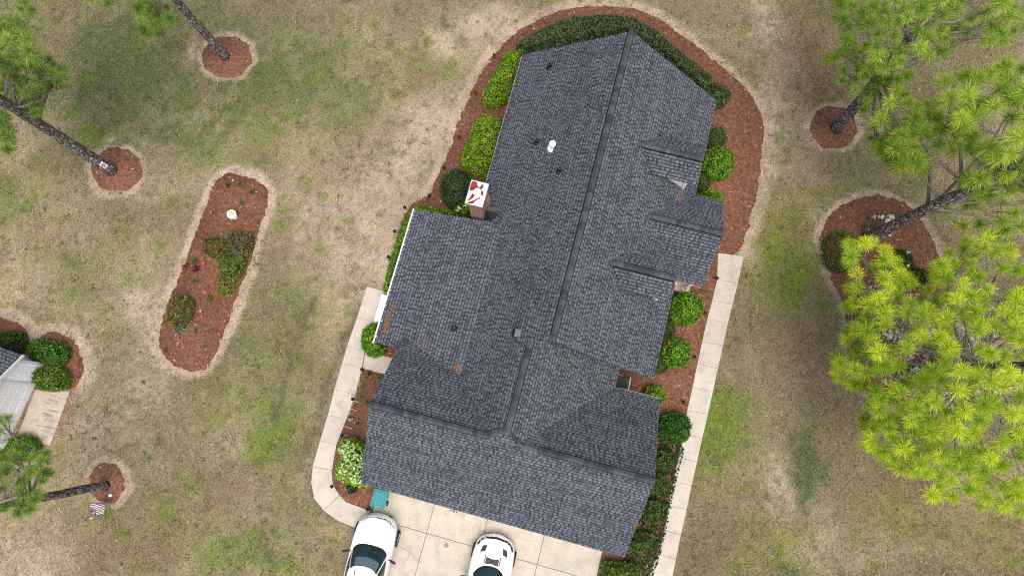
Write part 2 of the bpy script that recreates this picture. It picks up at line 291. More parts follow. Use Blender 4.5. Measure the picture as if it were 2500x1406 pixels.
def lawn_col(x, y):
    n1 = fbm(x, y, 3, 6, 5); n2 = fbm(x, y, 17, 1.6, 4); n3 = fbm(x, y, 29, .55, 3); n4 = fbm(x, y, 41, 11, 3)
    base = np.stack([.218 + 0 * x, .183 + 0 * x, .105 + 0 * x], -1)
    straw = np.array([.35, .285, .18]); olive = np.array([.125, .125, .052]); brown = np.array([.19, .135, .08])
    a = sm(.42, .68, .55 * n1 + .45 * n2)[..., None]; c = base * (1 - a) + straw * a
    a = (sm(.5, .72, .6 * n4 + .4 * n2) * .75)[..., None]; c = c * (1 - a) + olive * a
    a = (sm(.5, .75, fbm(x, y, 77, 3.2, 4)) * .6)[..., None]; c = c * (1 - a) + brown * a
    wx = x + (fbm(x, y, 55, 1.2, 4) - .5) * 1.5; wy = y + (fbm(x, y, 66, 1.2, 4) - .5) * 1.5
    for px, py, rx, ry, t, am in BLOBS:
        cx, cy = at2(px, py); k = 1 / 49.
        d2 = ((wx - cx) / (rx * k)) ** 2 + ((wy - cy) / (ry * k)) ** 2
        g = np.exp(-d2 * .9) * am
        if t in 'gbyd': g = g * (.35 + sm(.36, .62, .45 * n2 + .55 * n3) * 1.1)
        else: g = g * sm(.15, .55, .6 * n2 + .4 * n3) * 1.25
        g = np.clip(g, 0, .92)[..., None]; c = c * (1 - g) + np.array(TONE[t]) * g
    # scattered weedy tufts
    a = (sm(.68, .76, fbm(x, y, 91, .7, 2)) * sm(.45, .6, fbm(x, y, 95, 5, 2)) * .6)[..., None]; c = c * (1 - a) + np.array(BRIGHT) * a
    a = (sm(.7, .8, fbm(x, y, 92, .5, 2)) * .45)[..., None]; c = c * (1 - a) + np.array((.11, .10, .05)) * a
    for st in STREAKS:
        d = pdist(x + (wx - x) * .35, y + (wy - y) * .35, st, False); a = (np.exp(-(d / .24) ** 2) * sm(.25, .5, n3) * .7)[..., None]; c = c * (1 - a) + np.array((.10, .095, .07)) * a
    for key, b in list(ROUNDED.items()) + [('ring', r) for r in RINGS]:
        if key in ('w', 's', 'e'): continue
        wd = {'i': .42, 'n': .5, 'h2': .55, 'h1': .5, 'ring': .30, 'p': .32}[key]
        d = pdist(x, y, b) + (n2 - .5) * .5 + (n3 - .5) * .25
        a = (sm(wd * 1.35, wd * .75, d) * (.95 if key in 'ih2' else .8))[..., None]; c = c * (1 - a) + np.array((.40, .32, .24)) * (.85 + .3 * n3)[..., None] * a
    d = pdist(x, y, PAVE[1]); a = (np.exp(-(d / .35) ** 2) * sm(.35, .6, n2) * .5)[..., None]; c = c * (1 - a) + np.array((.13, .12, .09)) * a
    d = pdist(x, y, PAVE[3]); a = (np.exp(-(d / .5) ** 2) * .8)[..., None]; c = c * (1 - a) + np.array((.33, .22, .14)) * a
    return np.clip(c * (.72 + .56 * (.5 * n3 + .5 * vnoise(x, y, 123, .16)))[..., None], .02, .7)
def build_lawn():
    cen_x = np.arange(-29.5, 28, .13); cen_y = np.arange(-10, 24.5, .13)
    X = np.concatenate([[-700, -300, -120, -60, -40], cen_x, [40, 60, 120, 300, 700]]); Y = np.concatenate([[-700, -300, -120, -50, -25], cen_y, [35, 60, 120, 300, 700]])
    gx, gy = np.meshgrid(X, Y, indexing='ij')
    gz = (fbm(gx, gy, 5, 1.2, 3) - .5) * .03 - .012
    V = np.stack([gx, gy, gz], -1).reshape(-1, 3).astype(np.float32)
    ny = len(Y); i, j = np.meshgrid(np.arange(len(X) - 1), np.arange(ny - 1), indexing='ij'); a = (i * ny + j).ravel()
    F = np.stack([a, a + ny, a + ny + 1, a + 1], -1).astype(np.int32)
    me = bpy.data.meshes.new('lawn'); me.vertices.add(len(V)); me.vertices.foreach_set('co', V.ravel())
    me.loops.add(F.size); me.loops.foreach_set('vertex_index', F.ravel()); me.polygons.add(len(F)); me.polygons.foreach_set('loop_start', np.arange(0, F.size, 4, dtype=np.int32))
    me.update(calc_edges=True); me.polygons.foreach_set('use_smooth', np.ones(len(F), bool))
    c = lawn_col(V[:, 0].astype(float), V[:, 1].astype(float))
    far = (V[:, 0] < -29.4) | (V[:, 0] > 27.8) | (V[:, 1] < -9.9) | (V[:, 1] > 24.3); c[far] = (.20, .17, .095)
    at_ = me.attributes.new('Col', 'FLOAT_COLOR', 'POINT'); at_.data.foreach_set('color', np.concatenate([c, np.ones((len(c), 1))], 1).astype(np.float32).ravel())
    me.materials.append(M['lawn']); tag(link(bpy.data.objects.new('lawn', me)), kind='structure')
def build_grass(n=520000):
    x = rng.uniform(-29, 27.5, n); y = rng.uniform(-9, 24, n)
    keep = np.ones(n, bool)
    for p in ALLB + PAVE: keep &= ~inpoly(x, y, p)
    keep &= ~inpoly(x, y, HOUSE_N2)
    x = x[keep]; y = y[keep]
    c = lawn_col(x, y)
    lum = c.mean(-1)
    sandy = sm(.24, .32, lum); keep = rng.random(len(x)) > sandy * .6
    x = x[keep]; y = y[keep]; c = c[keep]; n = len(x)
    yaw = rng.uniform(0, 2 * math.pi, n); L = rng.uniform(.05, .13, n); el = rng.uniform(.05, .8, n); wd = rng.uniform(.008, .016, n)
    d = np.stack([np.cos(yaw) * np.cos(el), np.sin(yaw) * np.cos(el), np.sin(el)], -1); s = np.stack([-np.sin(yaw), np.cos(yaw), 0 * yaw], -1)
    b = np.stack([x, y, np.full(n, .004)], -1)
    V = np.stack([b - s * wd[:, None], b + s * wd[:, None], b + d * L[:, None]], 1)
    k = rng.random(n)[:, None]; v = rng.uniform(.6, 1.45, n)[:, None]
    dry = np.array((.40, .32, .20)); isg = (c[:, 1] > c[:, 0])[:, None]
    C = c * v; C = np.where((k > .72) & ~isg, C * .45 + dry * .6, C); C = np.where((k < .12), C * np.array((.7, .9, .5)), C)
    V = V.reshape(-1, 3, 3)
    # weed clumps and litter (cones, twigs, dead leaves) between the blades
    g2 = np.random.default_rng(77); nc = 2600; cx, cy = g2.uniform(-29, 27.5, nc), g2.uniform(-9, 24, nc); k = (fbm(cx, cy, 808, 4, 3) + g2.normal(0, .08, nc)) > .54; cx, cy = cx[k], cy[k]
    tx = np.repeat(cx, 14); ty = np.repeat(cy, 14); nn_ = len(tx); rr_ = np.repeat(g2.uniform(.04, .14, len(cx)), 14); tx = tx + g2.normal(0, 1, nn_) * rr_; ty = ty + g2.normal(0, 1, nn_) * rr_
    ok = np.ones(nn_, bool)
    for p in ALLB + PAVE + [HOUSE_N2]: ok &= ~inpoly(tx, ty, p)
    tx, ty = tx[ok], ty[ok]; nn_ = len(tx); a_ = g2.uniform(0, 6.28, nn_); l_ = g2.uniform(.05, .13, nn_); e_ = g2.uniform(.1, .7, nn_); d_ = np.stack([np.cos(a_) * np.cos(e_), np.sin(a_) * np.cos(e_), np.sin(e_)], -1); s_ = np.stack([-np.sin(a_), np.cos(a_), 0 * a_], -1) * .016; b_ = np.stack([tx, ty, np.full(nn_, .008)], -1)
    V2 = np.stack([b_ - s_, b_ + s_, b_ + d_ * l_[:, None]], 1); gcol = np.array([(.07, .10, .03), (.10, .17, .03), (.15, .23, .04)])[g2.integers(0, 3, nn_)] * g2.uniform(.7, 1.2, nn_)[:, None]
    nl = 5200; lx, ly = g2.uniform(-29, 27.5, nl), g2.uniform(-9, 24, nl); ok = np.ones(nl, bool)
    for p in ALLB + PAVE + [HOUSE_N2]: ok &= ~inpoly(lx, ly, p)
    lx, ly = lx[ok], ly[ok]; nl = len(lx); a_ = g2.uniform(0, 6.28, nl); l_ = g2.uniform(.04, .16, nl); d_ = np.stack([np.cos(a_), np.sin(a_), 0 * a_ + .1], -1) * l_[:, None]; s_ = np.stack([-np.sin(a_), np.cos(a_), 0 * a_], -1) * g2.uniform(.008, .03, nl)[:, None]; b_ = np.stack([lx, ly, np.full(nl, .05)], -1)
    V3 = np.stack([b_ - s_, b_ + s_, b_ + d_], 1); lcol = np.array([(.05, .038, .028), (.09, .06, .04), (.55, .46, .36), (.40, .27, .17)])[g2.integers(0, 4, nl)]
    V = np.concatenate([V, V2, V3]); C = np.concatenate([C, gcol, lcol])
    o = np_mesh('grass', V, 3, np.clip(C, .01, .8), M['grass']); tag(o, 'patchy dry tan and green lawn grass around the house', 'grass', kind='stuff')
# ------------------------------------------------------------------ house frame
HO = Vector((4.513, 16.143, 0)); HYAW = R(-14.71)
HU = np.array([math.cos(HYAW), math.sin(HYAW)]); HW = np.array([math.sin(HYAW), -math.cos(HYAW)])
def hw_(u, w_): q = np.array([HO.x, HO.y]) + HU * u + HW * w_; return (q[0], q[1])
FOOT = [[hw_(-4.3, .6), hw_(4.2, .6), hw_(4.2, 13), hw_(-4.3, 13)], [hw_(-7, 9), hw_(-3, 9), hw_(-3, 14.6), hw_(-7, 14.6)], [hw_(-5.8, 14), hw_(4.6, 14.6), hw_(4.6, 20.3), hw_(-5.8, 20.3)]]
# ------------------------------------------------------------------ beds
def build_bed(poly, z, dens, label_pale=.05, tone=(.215, .085, .05), seed=0):
    r = np.random.default_rng(100 + seed)
    pts = []
    n = len(poly)
    for i in range(n):
        a = poly[i]; b = poly[(i + 1) % n]; L = math.hypot(b[0] - a[0], b[1] - a[1]); k = max(1, int(L / .09))
        for j in range(k):
            t = j / k; qx, qy = a[0] + (b[0] - a[0]) * t, a[1] + (b[1] - a[1]) * t
            ox, oy = [float(vnoise(np.array([qx]), np.array([qy]), 700 + e_, .3)[0] - .5) * .14 + r.normal(0, .022) for e_ in (0, 1)]; pts.append((qx + ox, qy + oy))
    bm = bmesh.new(); vs = [bm.verts.new((p[0], p[1], z)) for p in pts]; f = bm.faces.new(vs); bmesh.ops.triangulate(bm, faces=[f])
    g = bmesh.ops.extrude_edge_only(bm, edges=[e for e in bm.edges if e.is_boundary]); 
    for v in [q for q in g['geom'] if isinstance(q, bmesh.types.BMVert)]: v.co.z = -.03
    me = bpy.data.meshes.new('mulch_bed'); bm.to_mesh(me); bm.free()
    nv0 = len(me.vertices); V0 = np.zeros(nv0 * 3, np.float32); me.vertices.foreach_get('co', V0)
    nf0 = len(me.polygons)
    faces0 = [tuple(p.vertices) for p in me.polygons]; bpy.data.meshes.remove(me)
    A = np.array(poly); x0, y0 = A.min(0); x1, y1 = A.max(0); N = int((x1 - x0) * (y1 - y0) * dens)
    x = r.uniform(x0, x1, N); y = r.uniform(y0, y1, N); k = inpoly(x, y, poly)
    for fp in FOOT: k &= ~inpoly(x, y, fp)
    for pv in PAVE[:3]: k &= ~(inpoly(x, y, pv) & (r.random(N) > .02))
    x = x[k]; y = y[k]; N = len(x)
    yaw = r.uniform(0, 6.28, N); L = r.uniform(.06, .17, N); wd = r.uniform(.004, .009, N); el = r.uniform(0, .35, N)
    d = np.stack([np.cos(yaw) * np.cos(el), np.sin(yaw) * np.cos(el), np.sin(el)], -1) * L[:, None]; s = np.stack([-np.sin(yaw), np.cos(yaw), 0 * x], -1) * wd[:, None]
    b = np.stack([x, y, np.full(N, z + .004)], -1)
    V = np.stack([b - s, b + s, b + d], 1).reshape(-1, 3)
    T = np.array(tone); v = r.uniform(.5, 1.7, N)[:, None]; C = T * v
    pale = r.random(N)[:, None] < label_pale; C = np.where(pale, np.array((.5, .36, .24)) * r.uniform(.6, 1.1, N)[:, None], C)
    patch = fbm(x, y, 200 + seed, 1.0, 4)[:, None]; C = C * (.35 + 1.3 * patch)
    big = r.random(N) < .012; V = V.reshape(-1, 3, 3); V[big, 0] -= s[big] * 2.2; V[big, 1] += s[big] * 2.2; V = V.reshape(-1, 3); C[big] = np.array((.50, .38, .26)) * r.uniform(.6, 1.2, int(big.sum()))[:, None]
    verts = np.concatenate([V0.reshape(-1, 3), V]).astype(np.float32)
    me = bpy.data.meshes.new('mulch_bed')
    loops = np.array([i for f in faces0 for i in f] + [], dtype=np.int32); lens = [len(f) for f in faces0]
    loops = np.concatenate([loops, np.arange(nv0, nv0 + 3 * N, dtype=np.int32)]); lens = np.array(lens + [3] * N)
    me.vertices.add(len(verts)); me.vertices.foreach_set('co', verts.ravel()); me.loops.add(len(loops)); me.loops.foreach_set('vertex_index', loops)
    me.polygons.add(len(lens)); me.polygons.foreach_set('loop_start', np.concatenate([[0], np.cumsum(lens)[:-1]]).astype(np.int32)); me.update(calc_edges=True)
    C = np.concatenate([np.tile(T, (nf0, 1)), C]); a = me.attributes.new('Col', 'FLOAT_COLOR', 'FACE'); a.data.foreach_set('color', np.concatenate([C, np.ones((len(C), 1))], 1).astype(np.float32).ravel())
    me.materials.append(M['mulch']); tag(link(bpy.data.objects.new('mulch_bed', me)), kind='structure')
# ------------------------------------------------------------------ paving
def slab_strip(mb, O_, I_, zt, r):
    for i in range(len(O_) - 1):
        q = [Vector((*at2(*p), 0)) for p in (O_[i], O_[i + 1], I_[i + 1], I_[i])]
        c = sum(q, Vector()) / 4
        q = [p + (c - p).normalized() * .006 for p in q]
        k = r.uniform(.93, 1.04); mb.prism([(p.x, p.y) for p in q], -.05, zt + r.uniform(-.002, .002), (CON[0] * k, CON[1] * k, CON[2] * k))
CON = (.54, .495, .43)
def build_paving():
    r = random.Random(3)
    mb = MB(); slab_strip(mb, RW_R, RW_L, .055, r); tag(mb.build('sidewalk', M['concrete'], bevel=.006), kind='structure')
    mb = MB()
    for seg in ((0, 7),): slab_strip(mb, LW_O[:8], LW_I[:8], .055, r)
    # curved end: two slabs of several pieces
    for a, b in ((7, 10), (10, 12)):
        pts = [Vector((*at2(*p), 0)) for p in LW_O[a:b + 1]] + [Vector((*at2(*p), 0)) for p in LW_I[a:b + 1][::-1]]
        c = sum(pts, Vector()) / len(pts); pts = [p + (c - p).normalized() * .012 for p in pts]
        k = r.uniform(.95, 1.03); n2 = b - a + 1
        for i in range(n2 - 1):
            qq = [pts[i], pts[i + 1], pts[2 * n2 - 2 - i], pts[2 * n2 - 1 - i]]
            mb.prism([(p.x, p.y) for p in qq], -.05, .055, tuple(v * k for v in CON))
    q = PX([(893, 860), (962, 874), (958, 918), (886, 899)]); mb.prism(q, -.05, .052, CON)
    tag(mb.build('garden_path', M['concrete']), kind='structure')
    # driveway slabs
    mb = MB(); WARM = (.51, .465, .39)
    colsx = [hw_(-6.15, 0), ]
    us = [-6.0, -3.32, -.78, 1.9, 4.62]; ws = [20.4, 22.55, 25.4, 28.4, 31.4]
    for i in range(4):
        for j in range(4):
            k = r.uniform(.95, 1.04); g = .012
            u0, u1 = us[i] + g, us[i + 1] - g
            q = [hw_(u0, ws[j] + g), hw_(u1, ws[j] + g), hw_(u1, ws[j + 1] - g), hw_(u0, ws[j + 1] - g)]
            mb.prism(q, -.05, .046 + r.uniform(-.002, .002), tuple(v * k for v in WARM))
    for ln in ([(960, 1322), (985, 1338), (1002, 1345), (1012, 1362), (1030, 1372)], [(1002, 1345), (996, 1362), (985, 1372)], [(1252, 1318), (1262, 1330)]):      # cracks
        for a, b in zip(ln[:-1], ln[1:]):
            p, q2 = Vector((*at2(*a), 0)), Vector((*at2(*b), 0)); d = (q2 - p).normalized(); n_ = Vector((-d.y, d.x, 0)) * .008; mb.prism([(v.x, v.y) for v in (p - n_, q2 - n_, q2 + n_, p + n_)], .03, .0495, (.20, .17, .14))
    for px, py, rr_ in ((1108, 1247, .07), (1116, 1249, .05), (1101, 1245, .05), (1090, 1330, .12), (1290, 1290, .1)):
        c = Vector((*at2(px, py), 0)); mb.prism([(c.x + rr_ * math.cos(k * .785) * r.uniform(.6, 1.3), c.y + rr_ * math.sin(k * .785) * r.uniform(.6, 1.3)) for k in range(8)], .03, .0492, (.26, .22, .18) if rr_ > .08 else (.12, .10, .09))
    tag(mb.build('driveway', M['concrete']), kind='structure')
    mb = MB(); mb.prism(PX([(44, 1064), (90, 943), (171, 956), (123, 1087)]), -.05, .03, (.50, .43, .35))
    for k in range(26):
        px, py = r.uniform(95, 140), r.uniform(950, 1070); a_ = Vector((*at2(px + (1010 - py) * .2, py), 0)); d = Vector((.95, -.22, 0)); n_ = Vector((.22, .95, 0)) * r.uniform(.01, .05); e_ = a_ + d * r.uniform(.2, .7)
        mb.prism([(v.x, v.y) for v in (a_ - n_, e_ - n_ * .4, e_ + n_ * .4, a_ + n_)], .0, .0312 + k * .0001, r.choice([(.34, .30, .25), (.40, .35, .29), (.28, .25, .22)]))
    
    tag(mb.build('garage_apron', mat('stained_concrete', vcol=True, rough=.9, var=.1, vscale=2, dirt=((.2, .18, .16), .9, .5, .7, .75))), kind='structure')
    mb = MB(); mb.prism(hq([(-6.4, 20.2), (4.8, 20.2), (4.8, 31.6), (-6.4, 31.6)]), -.06, .012, (.16, .13, .1)); tag(mb.build('driveway_base', M['mulch']), kind='structure')
def hq(l): return [hw_(*p) for p in l]
# ------------------------------------------------------------------ roofs
def hp(u, w_, z): return Vector((u, -w_, z))
DARK = (.050, .056, .068); MID = (.086, .097, .117); LIGHT = (.126, .142, .170)
def roof(polys, name, parent, thick=.10, seed=1, expo=.143, eave_edge=True):
    """polys: list of (convex 3D polygons); first two points of the first polygon define the course direction (along the eave)"""
    r = random.Random(seed); mb = MB()
    o = polys[0][0]; sdir = (polys[0][1] - polys[0][0]).normalized(); n = None
    nrm = (polys[0][1] - polys[0][0]).cross(polys[0][2] - polys[0][1]).normalized()
    if nrm.z < 0: nrm = -nrm
    tdir = nrm.cross(sdir).normalized()
    if tdir.z < 0: tdir = -tdir
    for P in polys:
        # base slab
        k = len(P); lo = [p - nrm * thick for p in P]; up = [p - nrm * .004 for p in P]
        mb.add(lo + up, [tuple(range(k))[::-1], tuple(range(k, 2 * k))] + [(i, (i + 1) % k, k + (i + 1) % k, k + i) for i in range(k)], (.022, .023, .027))
        st = [((p - o).dot(sdir), (p - o).dot(tdir)) for p in P]
        tmin = min(t for _, t in st); tmax = max(t for _, t in st)
        def rng_at(t):
            xs = []
            for i in range(k):
                (s0, t0), (s1, t1) = st[i], st[(i + 1) % k]
                if abs(t1 - t0) < 1e-9:
                    if abs(t - t0) < 1e-6: xs += [s0, s1]
                    continue
                f = (t - t0) / (t1 - t0)
                if -1e-6 <= f <= 1 + 1e-6: xs.append(s0 + f * (s1 - s0))
            return (min(xs), max(xs)) if xs else None
        row = math.floor(tmin / expo + 1e-6)
        while row * expo < tmax - 1e-4:
            t0 = max(row * expo, tmin); t1 = min((row + 1) * expo, tmax)
            A = rng_at(t0 + 1e-4); B = rng_at(t1 - 1e-4); row += 1
            if not A or not B: continue
            rr = random.Random(seed * 7919 + row)
            s = math.floor(min(A[0], B[0])) - 1 - rr.random(); tooth = False; se = max(A[1], B[1])
            rowk = rr.uniform(.9, 1.1)
            def PT(s_, t_, h): return o + sdir * s_ + tdir * t_ + nrm * h
            while s < se:
                if tooth: wdt = rr.uniform(.085, .15)
                else: wdt = rr.uniform(.05, .10)
                e = s + wdt
                a0, a1 = max(s, A[0]), min(e, A[1]); b0, b1 = max(s, B[0]), min(e, B[1])
                if a1 > a0 + .004 and b1 > b0 + .004:
                    q = rr.random()
                    if tooth: c = LIGHT if q < .72 else MID; kk = rr.uniform(.85, 1.12) * rowk; h0, h1 = .020, .012
                    else: c = MID if q < .5 else DARK; kk = rr.uniform(.8, 1.2) * rowk; h0, h1 = .008, .003
                    col = tuple(v * kk for v in c); ta = t0 + (t1 - t0) * .24
                    v = [PT(a0, ta, h0), PT(a1, ta, h0), PT(b1, t1, h1), PT(b0, t1, h1), PT(a0, ta, -.002), PT(a1, ta, -.002), PT(b1, t1, -.002), PT(b0, t1, -.002)]
                    fs = [(0, 1, 2, 3), (4, 5, 1, 0)]
                    if tooth: fs += [(0, 3, 7, 4), (5, 6, 2, 1)]
                    mb.add(v, fs, col)
                s = e; tooth = not tooth
    return mb.build(name, M['shingle'], parent)
def ridge_cap(a, b, parent, wL, dzL, wR, dzR, up=.062, half=.16, seed=1, name='ridge_cap', seg=.2):
    """a->b ridge points; wL/wR horizontal side vectors; dz = drop per metre"""
    r = random.Random(seed); mb = MB(); d = (b - a); L = d.length; d.normalize(); n = max(1, int(L / seg))
    sL = (Vector((wL[0], -wL[1], -dzL))).normalized(); sR = (Vector((wR[0], -wR[1], -dzR))).normalized()
    U = Vector((0, 0, 1))
    for i in range(n):
        p = a + d * (L * i / n); q = a + d * (L * (i + 1) / n); k = r.uniform(.62, 1.3); c = (.068 * k, .075 * k, .088 * k)
        h0, h1 = up + .018, up + .006
        for s_ in (sL, sR):
            v = [p + U * h0, q + U * h1, q + U * h1 + s_ * half, p + U * h0 + s_ * half, p + U * (h0 - .03), q + U * (h1 - .03), q + U * (h1 - .03) + s_ * half, p + U * (h0 - .03) + s_ * half]
            mb.add(v, [(0, 1, 2, 3), (4, 7, 6, 5), (2, 6, 7, 3), (0, 3, 7, 4), (1, 5, 6, 2)], c)
    # vent-edge strip under the cap, coloured near black as its shadow line
    for s_ in (sL, sR) if up > .03 else ():
        h = half + .036
        v = [a + U * .036, b + U * .036, b + U * .036 + s_ * h, a + U * .036 + s_ * h, b + s_ * h - U * .02, a + s_ * h - U * .02]
        mb.add(v, [(0, 1, 2, 3), (3, 2, 4, 5)], (.008, .008, .009))
    return mb.build(name, M['cap'], parent)
PIT = (6.903 - 2.874) / 4.72
ZR, W1, A_ = 6.903, 13.41, 4.72
UB, UC = -3.364, -.812
def zm(u): return ZR - PIT * abs(u)
WSL = (zm(UB) - 2.716) / (7.597 + UB)
WGR, HWG, ZGR, ZG, G0, G1 = 17.488, 3.367, 5.82, 2.928, -6.323, 5.131
PG = (ZGR - ZG) / HWG
ZC = zm(UC); WAP = WGR - (ZC - ZGR) / PG
HL = -(ZR - ZGR) / PIT; CE = 3.19; PC = (ZC - 2.9) / (CE - UC); HR = UC + (ZC - ZGR) / PC
def wall_quad(mb, pts, th, outward, col=(1, 1, 1)):
    n = len(pts); b = [p - outward * th for p in pts]
    mb.add(list(pts) + b, [tuple(range(n)), tuple(range(n, 2 * n))[::-1]] + [(i, (i + 1) % n, n + (i + 1) % n, n + i) for i in range(n)], col)
def window_unit(parent, c, u_dir, out, wd, ht, name='window'):
    """c bottom centre; parts: frame + pane"""
    mb = MB(); U = Vector((0, 0, 1)); fw = .07
    def slab(x0, x1, z0, z1, d0, d1, m_):
        v = [c + u_dir * x + U * z + out * d for d in (d0, d1) for z in (z0, z1) for x in (x0, x1)]
        m_.add(v, [(0, 1, 3, 2), (4, 6, 7, 5), (0, 4, 5, 1), (2, 3, 7, 6), (0, 2, 6, 4), (1, 5, 7, 3)])
    slab(-wd / 2, wd / 2, 0, fw, 0, .06, mb); slab(-wd / 2, wd / 2, ht - fw, ht, 0, .06, mb)
    slab(-wd / 2, -wd / 2 + fw, fw, ht - fw, 0, .06, mb); slab(wd / 2 - fw, wd / 2, fw, ht - fw, 0, .06, mb); slab(-.02, .02, fw, ht - fw, 0, .045, mb); slab(-wd / 2 + fw, -.02, ht / 2 - .02, ht / 2 + .02, 0, .045, mb); slab(.02, wd / 2 - fw, ht / 2 - .02, ht / 2 + .02, 0, .045, mb)
    f = mb.build(name, M['white'], parent); g = MB(); slab(-wd / 2 + fw, wd / 2 - fw, fw, ht - fw, .004, .02, g); g.build('pane', M['window'], f); return f
def build_house():
    H_ = empty('brick_house', HO, HYAW)
    tag(H_, 'large brick house with a grey shingled roof of several gables', 'house')
    # roofs
    L = -4.728
    rf = roof([[hp(L, 0, zm(L)), hp(L, 8.9, zm(L)), hp(0, 8.9, ZR), hp(0, 0, ZR)], [hp(UB - .15, 8.9, zm(UB - .15)), hp(UB - .15, W1, zm(UB - .15)), hp(0, W1, ZR), hp(0, 8.9, ZR)],
               [hp(UB - .15, W1, zm(UB - .15)), hp(UB - .15, WGR + .1, zm(UB - .15)), hp(HL - .1, WGR + .1, zm(HL - .1)), hp(UC, WAP, ZC), hp(UC, W1, ZC)]], 'roof', H_, seed=3)
    roof([[hp(4.71, 0, 2.874), hp(4.71, W1, 2.874), hp(0, W1, ZR), hp(0, 0, ZR)]], 'roof', H_, seed=4)
    ridge_cap(hp(0, -.02, ZR), hp(0, W1 - .25, ZR), rf, (-1, 0), PIT, (1, 0), PIT, seed=1)
    ridge_cap(hp(0, W1 - .25, ZR), hp(0, W1, ZR), rf, (-1, 0), PIT, (1, 0), PIT, up=.012, seed=12)
    def zw(u): return 2.716 + WSL * (u + 7.597)
    wr = roof([[hp(-7.597, 8.604, zw(-7.597)), hp(-7.597, 14.946, zw(-7.597)), hp(-6.2, 14.946, zw(-6.2)), hp(-6.2, 8.604, zw(-6.2))],
               [hp(-6.2, 8.604, zw(-6.2)), hp(-6.2, 15.6, zw(-6.2)), hp(UB, 15.6, zw(UB)), hp(UB, 8.604, zw(UB))]], 'wing_roof', H_, seed=5)
    cr = roof([[hp(CE, W1 - .6, 2.9), hp(CE, WGR, 2.9), hp(HR, WGR, ZGR), hp(UC, WAP, ZC), hp(UC, W1 - .6, ZC)]], 'connector_roof', H_, seed=6)
    ridge_cap(hp(UC, W1 - .02, ZC), hp(UC, WAP - .1, ZC), cr, (-1, 0), PIT, (1, 0), PC, seed=2)
    gr = roof([[hp(G1, WGR + HWG, ZG), hp(G0, WGR + HWG, ZG), hp(G0, WGR, ZGR), hp(G1, WGR, ZGR)], [hp(HR, WGR, ZGR), hp(HL, WGR, ZGR), hp(UC, WAP, ZC)]], 'garage_roof', H_, seed=7)
    roof([[hp(G0, WGR - HWG, ZG), hp(G1, WGR - HWG, ZG), hp(G1, WGR, ZGR), hp(G0, WGR, ZGR)]], 'garage_roof', H_, seed=8)
    ridge_cap(hp(G0 - .01, WGR, ZGR), hp(HL - .25, WGR, ZGR), gr, (0, -1), PG, (0, 1), PG, seed=3)
    ridge_cap(hp(HR + .85, WGR, ZGR), hp(G1 + .01, WGR, ZGR), gr, (0, -1), PG, (0, 1), PG, seed=4)
    # cut caps along the Y hips
    for a, b, sd_ in ((hp(HL - .3, WGR, ZGR), hp(UC, WAP, ZC), 21), (hp(HR + .9, WGR, ZGR), hp(HR + .1, WGR - .02, ZGR), 23), (hp(HR + .2, WGR - .02, ZGR), hp(UC, WAP, ZC), 22)):
        ridge_cap(a, b, gr, (-.6, -.8), .75, (.3, .95), .75, up=.016, half=.16, seed=sd_)
    # porch gable
    zp, pe, pw = 4.59, 5.93, 6.78
    pr = roof([[hp(4.3, 8.845, 2.9), hp(pe, 8.845, 2.9), hp(pe, pw, zp), hp(2.72, pw, zp), hp(2.72, 7.2, 4.25)]], 'porch_roof', H_, seed=9)
    roof([[hp(pe, 4.713, 2.9), hp(4.3, 4.713, 2.9), hp(2.72, 6.3, 4.2), hp(2.72, pw, zp), hp(pe, pw, zp)]], 'porch_roof', H_, seed=10)
    ridge_cap(hp(2.66, pw, zp), hp(pe, pw, zp), pr, (0, -1), .82, (0, 1), .82, seed=5)
    # walls
    mb = MB(); Z = Vector((0, 0, 1))
    def wl(u0, w0, u1, w1, z0, z1): mb.prism([hp(u0, w0, 0)[:2], hp(u1, w0, 0)[:2], hp(u1, w1, 0)[:2], hp(u0, w1, 0)[:2]], z0, z1)
    wl(-4.4, .32, 4.38, 13.1, 0, 2.86)
    for w_ in (.32, 12.9): wall_quad(mb, [hp(-4.4, w_, 2.86), hp(4.38, w_, 2.86), hp(0, w_, ZR - .27)], .2, Vector((0, 1, 0)))
    wl(-7.3, 8.85, -4.4, 14.7, 0, 2.68)
    wl(-6.02, 14.7, 4.85, 20.55, 0, 2.7); wl(-4.4, 13.1, 2.9, 14.7, 0, 2.8)
    for u in (-6.02, 4.65): wall_quad(mb, [hp(u, WGR - 2.95, 2.7), hp(u, WGR + 2.95, 2.7), hp(u, WGR, ZGR - .28)], .2, Vector((-1, 0, 0)))
    wall_quad(mb, [hp(-7.0, 9.05, 2.68), hp(-3.9, 9.05, 2.68), hp(-3.9, 9.05, zw(-3.9) - .14)], .2, Vector((0, 1, 0)))
    mb.build('wall', M['brick'], H_)
    # fascia / gutter
    g = MB(); a, b = hp(-7.60, 8.58, 2.66), hp(-7.60, 14.96, 2.66)
    g.box(-7.655, -7.60, -14.97, -8.59, 2.60, 2.612); g.box(-7.662, -7.648, -14.97, -8.59, 2.60, 2.71); g.box(-7.61, -7.60, -14.97, -8.59, 2.612, 2.69)
    g.box(-7.66, -7.6, -14.985, -14.965, 2.60, 2.71); g.box(-7.66, -7.6, -8.595, -8.575, 2.60, 2.71)
    for k in range(9): g.box(-7.66, -7.52, -8.9 - k * .72 - .012, -8.9 - k * .72 + .012, 2.76, 2.775)
    g.build('gutter', M['white'], H_)
